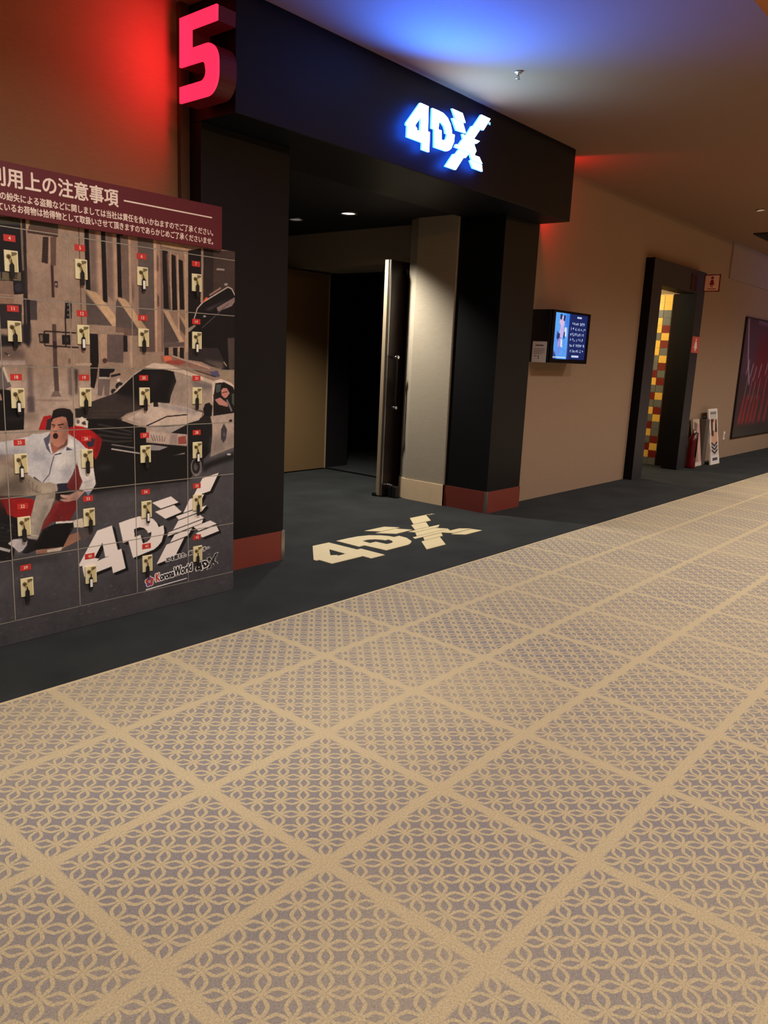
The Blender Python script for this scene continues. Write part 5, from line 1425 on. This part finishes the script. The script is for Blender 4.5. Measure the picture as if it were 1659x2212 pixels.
plate(bm, [[(10.12 + x, 1.50 + z) for x, z in ((-.02, 0), (.02, 0), (.02, .03), (.055, .03), (.022, .115), (-.022, .115), (-.055, .03), (-.02, .03))]], (0, 3.5715, 0), (1, 0, 0), (0, 0, 1), .001)
obj('figure', bm, M_WHITEPAPER, js)

# ------------------------------------------------------------------ things standing along the far wall
fe = thing('fire_extinguisher', (10.385, 3.55, 0), 'red fire extinguisher on the floor between the washroom doorway and the boards', 'fire extinguisher')
bm = bmesh.new(); lathe(bm, (10.385, 3.55, 0), [(.05, .001), (.058, .01), (.06, .03), (.06, .36), (.052, .40), (.028, .43), (.022, .445)], 28)
obj('cylinder', bm, mat('gloss_red', (104, 9, 16), .3), fe)
bm = bmesh.new(); lathe(bm, (10.385, 3.55, 0), [(.024, .445), (.024, .48), (.012, .485)], 16); box(bm, 10.335, 10.445, 3.542, 3.558, .482, .494); box(bm, 10.35, 10.44, 3.543, 3.557, .50, .512)
obj('valve', bm, mat('cast_alloy', (170, 160, 150), .35, .8), fe)
bm = bmesh.new(); tube(bm, [(10.385, 3.53, .465), (10.35, 3.485, .46), (10.33, 3.478, .40), (10.325, 3.478, .15)], .009, 8)
obj('hose', bm, M_BLACKPLASTIC, fe)

def board_print(kind):
    s = Sheet(0, .36, 0, .78, .003, (206, 196, 184))
    if kind == 'a':
        s.poly([(.03, .06), (.33, .06), (.33, .74), (.03, .74)], (120, 100, 86))
        s.poly([(.12, .05), (.22, .05), (.26, .50), (.2, .62), (.13, .48)], (206, 160, 148), 1, .01)
        s.poly([(.03, .60), (.33, .52), (.33, .74), (.03, .74)], (216, 196, 160), .8, .01)
        s.poly([(.03, .06), (.12, .06), (.1, .3), (.03, .4)], (150, 140, 128), .8, .01)
    else:
        s.poly([(.02, .64), (.34, .64), (.34, .76), (.02, .76)], (196, 190, 184)); s.line([(.06, .70), (.30, .70)], .03, (130, 120, 120))
        s.poly([(.06, .26), (.32, .28), (.32, .62), (.06, .62)], (206, 158, 132)); s.poly([(.08, .40), (.16, .38), (.18, .62), (.08, .62)], (60, 44, 44), 1, .004)
        s.poly([(.22, .44), (.32, .44), (.32, .62), (.26, .60)], (48, 38, 44), 1, .004); s.poly([(.14, .46), (.23, .46), (.22, .58), (.15, .58)], (226, 186, 160), 1, .004)
        for z in (.16, .21, .26):
            s.line([(.06, z + .04), (.18, z - .01), (.30, z + .04)], .03, (60, 56, 70))
        s.poly([(.03, .02), (.33, .02), (.33, .12), (.03, .12)], (226, 220, 214)); s.line([(.08, .07), (.28, .07)], .04, (80, 74, 80))
    return s
def leaning_board(name, label, x0, w, h, y, kind, outline=None):
    t = thing(name, (x0 + w / 2, y, 0), label, 'display board', 'promotional boards')
    lean = .16
    v = (0, math.sin(lean), math.cos(lean))
    s = board_print(kind)
    if outline is None:
        bm = bmesh.new(); plate(bm, [[(0, 0), (w, 0), (w, h), (0, h)]], (x0, y + .004, .004), (1, 0, 0), v, .03)
        k = obj('backing', bm, mat('board_edge', (176, 160, 140), .7), t)
        printed('poster', s, .012, w - .012, .012, h - .012, M_PRINT, t, o=(x0, y + .003, .004), u=(1, 0, 0), v=v, res=.006, thick=.001)
    else:
        bm = bmesh.new(); plate(bm, [outline], (x0, y + .004, .004), (1, 0, 0), v, .02)
        k = obj('backing', bm, mat('white_card', (226, 218, 206), .7), t)
        printed('poster', s, .05, w - .05, .03, h - .03, M_PRINT, t, o=(x0, y + .003, .004), u=(1, 0, 0), v=v, res=.006, thick=.001)
    return t
leaning_board('display_board', 'pale framed poster board leaning on the wall next to the extinguisher', 10.525, .25, .63, 3.53, 'a')
bb = thing('storage_case', (10.855, 3.60, 0), 'dark grey flat case standing between the two display boards', 'case')
obj('shell', bx(10.79, 10.92, 3.54, 3.66, .002, .62, bevel=.01), mat('grey_case', (86, 76, 68), .6), bb)
bm = bmesh.new(); tube(bm, [(10.82, 3.60, .615), (10.825, 3.60, .65), (10.885, 3.60, .65), (10.89, 3.60, .615)], .01, 8)
obj('handle', bm, M_BLACKPLASTIC, bb)
leaning_board('display_board', 'white die-cut cardboard standee with a face picture, tallest of the leaning boards', 10.935, .36, .76, 3.46, 'b',
              [(0, 0), (.36, 0), (.36, .06), (.345, .14), (.335, .24), (.35, .34), (.34, .44), (.35, .54), (.35, .62), (.36, .64), (.36, .76), (0, .76), (0, .63), (.02, .60), (.015, .50), (.03, .40), (.01, .30), (.025, .18), (.01, .1)])
op = thing('outlet_plate', (12.03, YW, .33), 'small white outlet plate low on the wall left of the dark banner', 'outlet')
obj('plate', bx(11.99, 12.06, YW - .010, YW - .0005, .27, .39, bevel=.003), M_WHITEPAPER, op)
bm = bmesh.new(); box(bm, 12.012, 12.038, YW - .012, YW - .0095, .30, .36)
obj('socket', bm, mat('socket_grey', (150, 140, 130), .5), op)

bn = thing('banner', (13.4, YW, 1.1), 'large dark red film banner with white streaks on the far wall', 'banner')
s = Sheet(0, 2.3, 0, 1.78, .006, (74, 58, 64))
s.poly([(0, .95), (2.3, .75), (2.3, 1.78), (0, 1.78)], (92, 66, 84), 1, .12)
s.poly([(.55, .7), (2.3, .55), (2.3, 1.5), (.75, 1.55)], (112, 46, 58), .9, .12)
s.poly([(0, .0), (2.3, .0), (2.3, .2), (0, .2)], (62, 56, 56), 1, .03)
for x in (.18, .35, .55, .74, .92, 1.2, 1.5, 1.8, 2.1):
    s.poly([(x, .2), (x + .13, .2), (x + .22, .62), (x + .16, .66)], (178, 62, 60), .75, .03)
s.line([(.10, 1.76), (.30, 1.2), (.52, .8)], .05, (190, 170, 196), .8, .014)
for x, z in ((.30, .95), (.52, .90), (.70, .86), (.95, .9), (1.3, .95), (1.7, .85)):
    s.line([(x, z), (x + .10, z + .22)], .03, (214, 200, 204), .7, .012); s.line([(x + .06, z - .32), (x + .14, z)], .025, (180, 176, 186), .6, .012)
s.line([(.6, 1.74), (2.2, 1.70)], .05, (150, 110, 140), .6, .02)
printed('film', s, .01, 2.29, .01, 1.77, print_mat('glossy_film', .25), bn, o=(12.33, YW - .024, .275), res=.008, thick=.003)
bm = bmesh.new()
for a in ((12.33, 14.63, .275, .285), (12.33, 14.63, 2.045, 2.055), (12.33, 12.34, .275, 2.055), (14.62, 14.63, .275, 2.055)):
    box(bm, a[0], a[1], YW - .030, YW - .001, a[2], a[3])
obj('frame', bm, M_BLACKPLASTIC, bn)
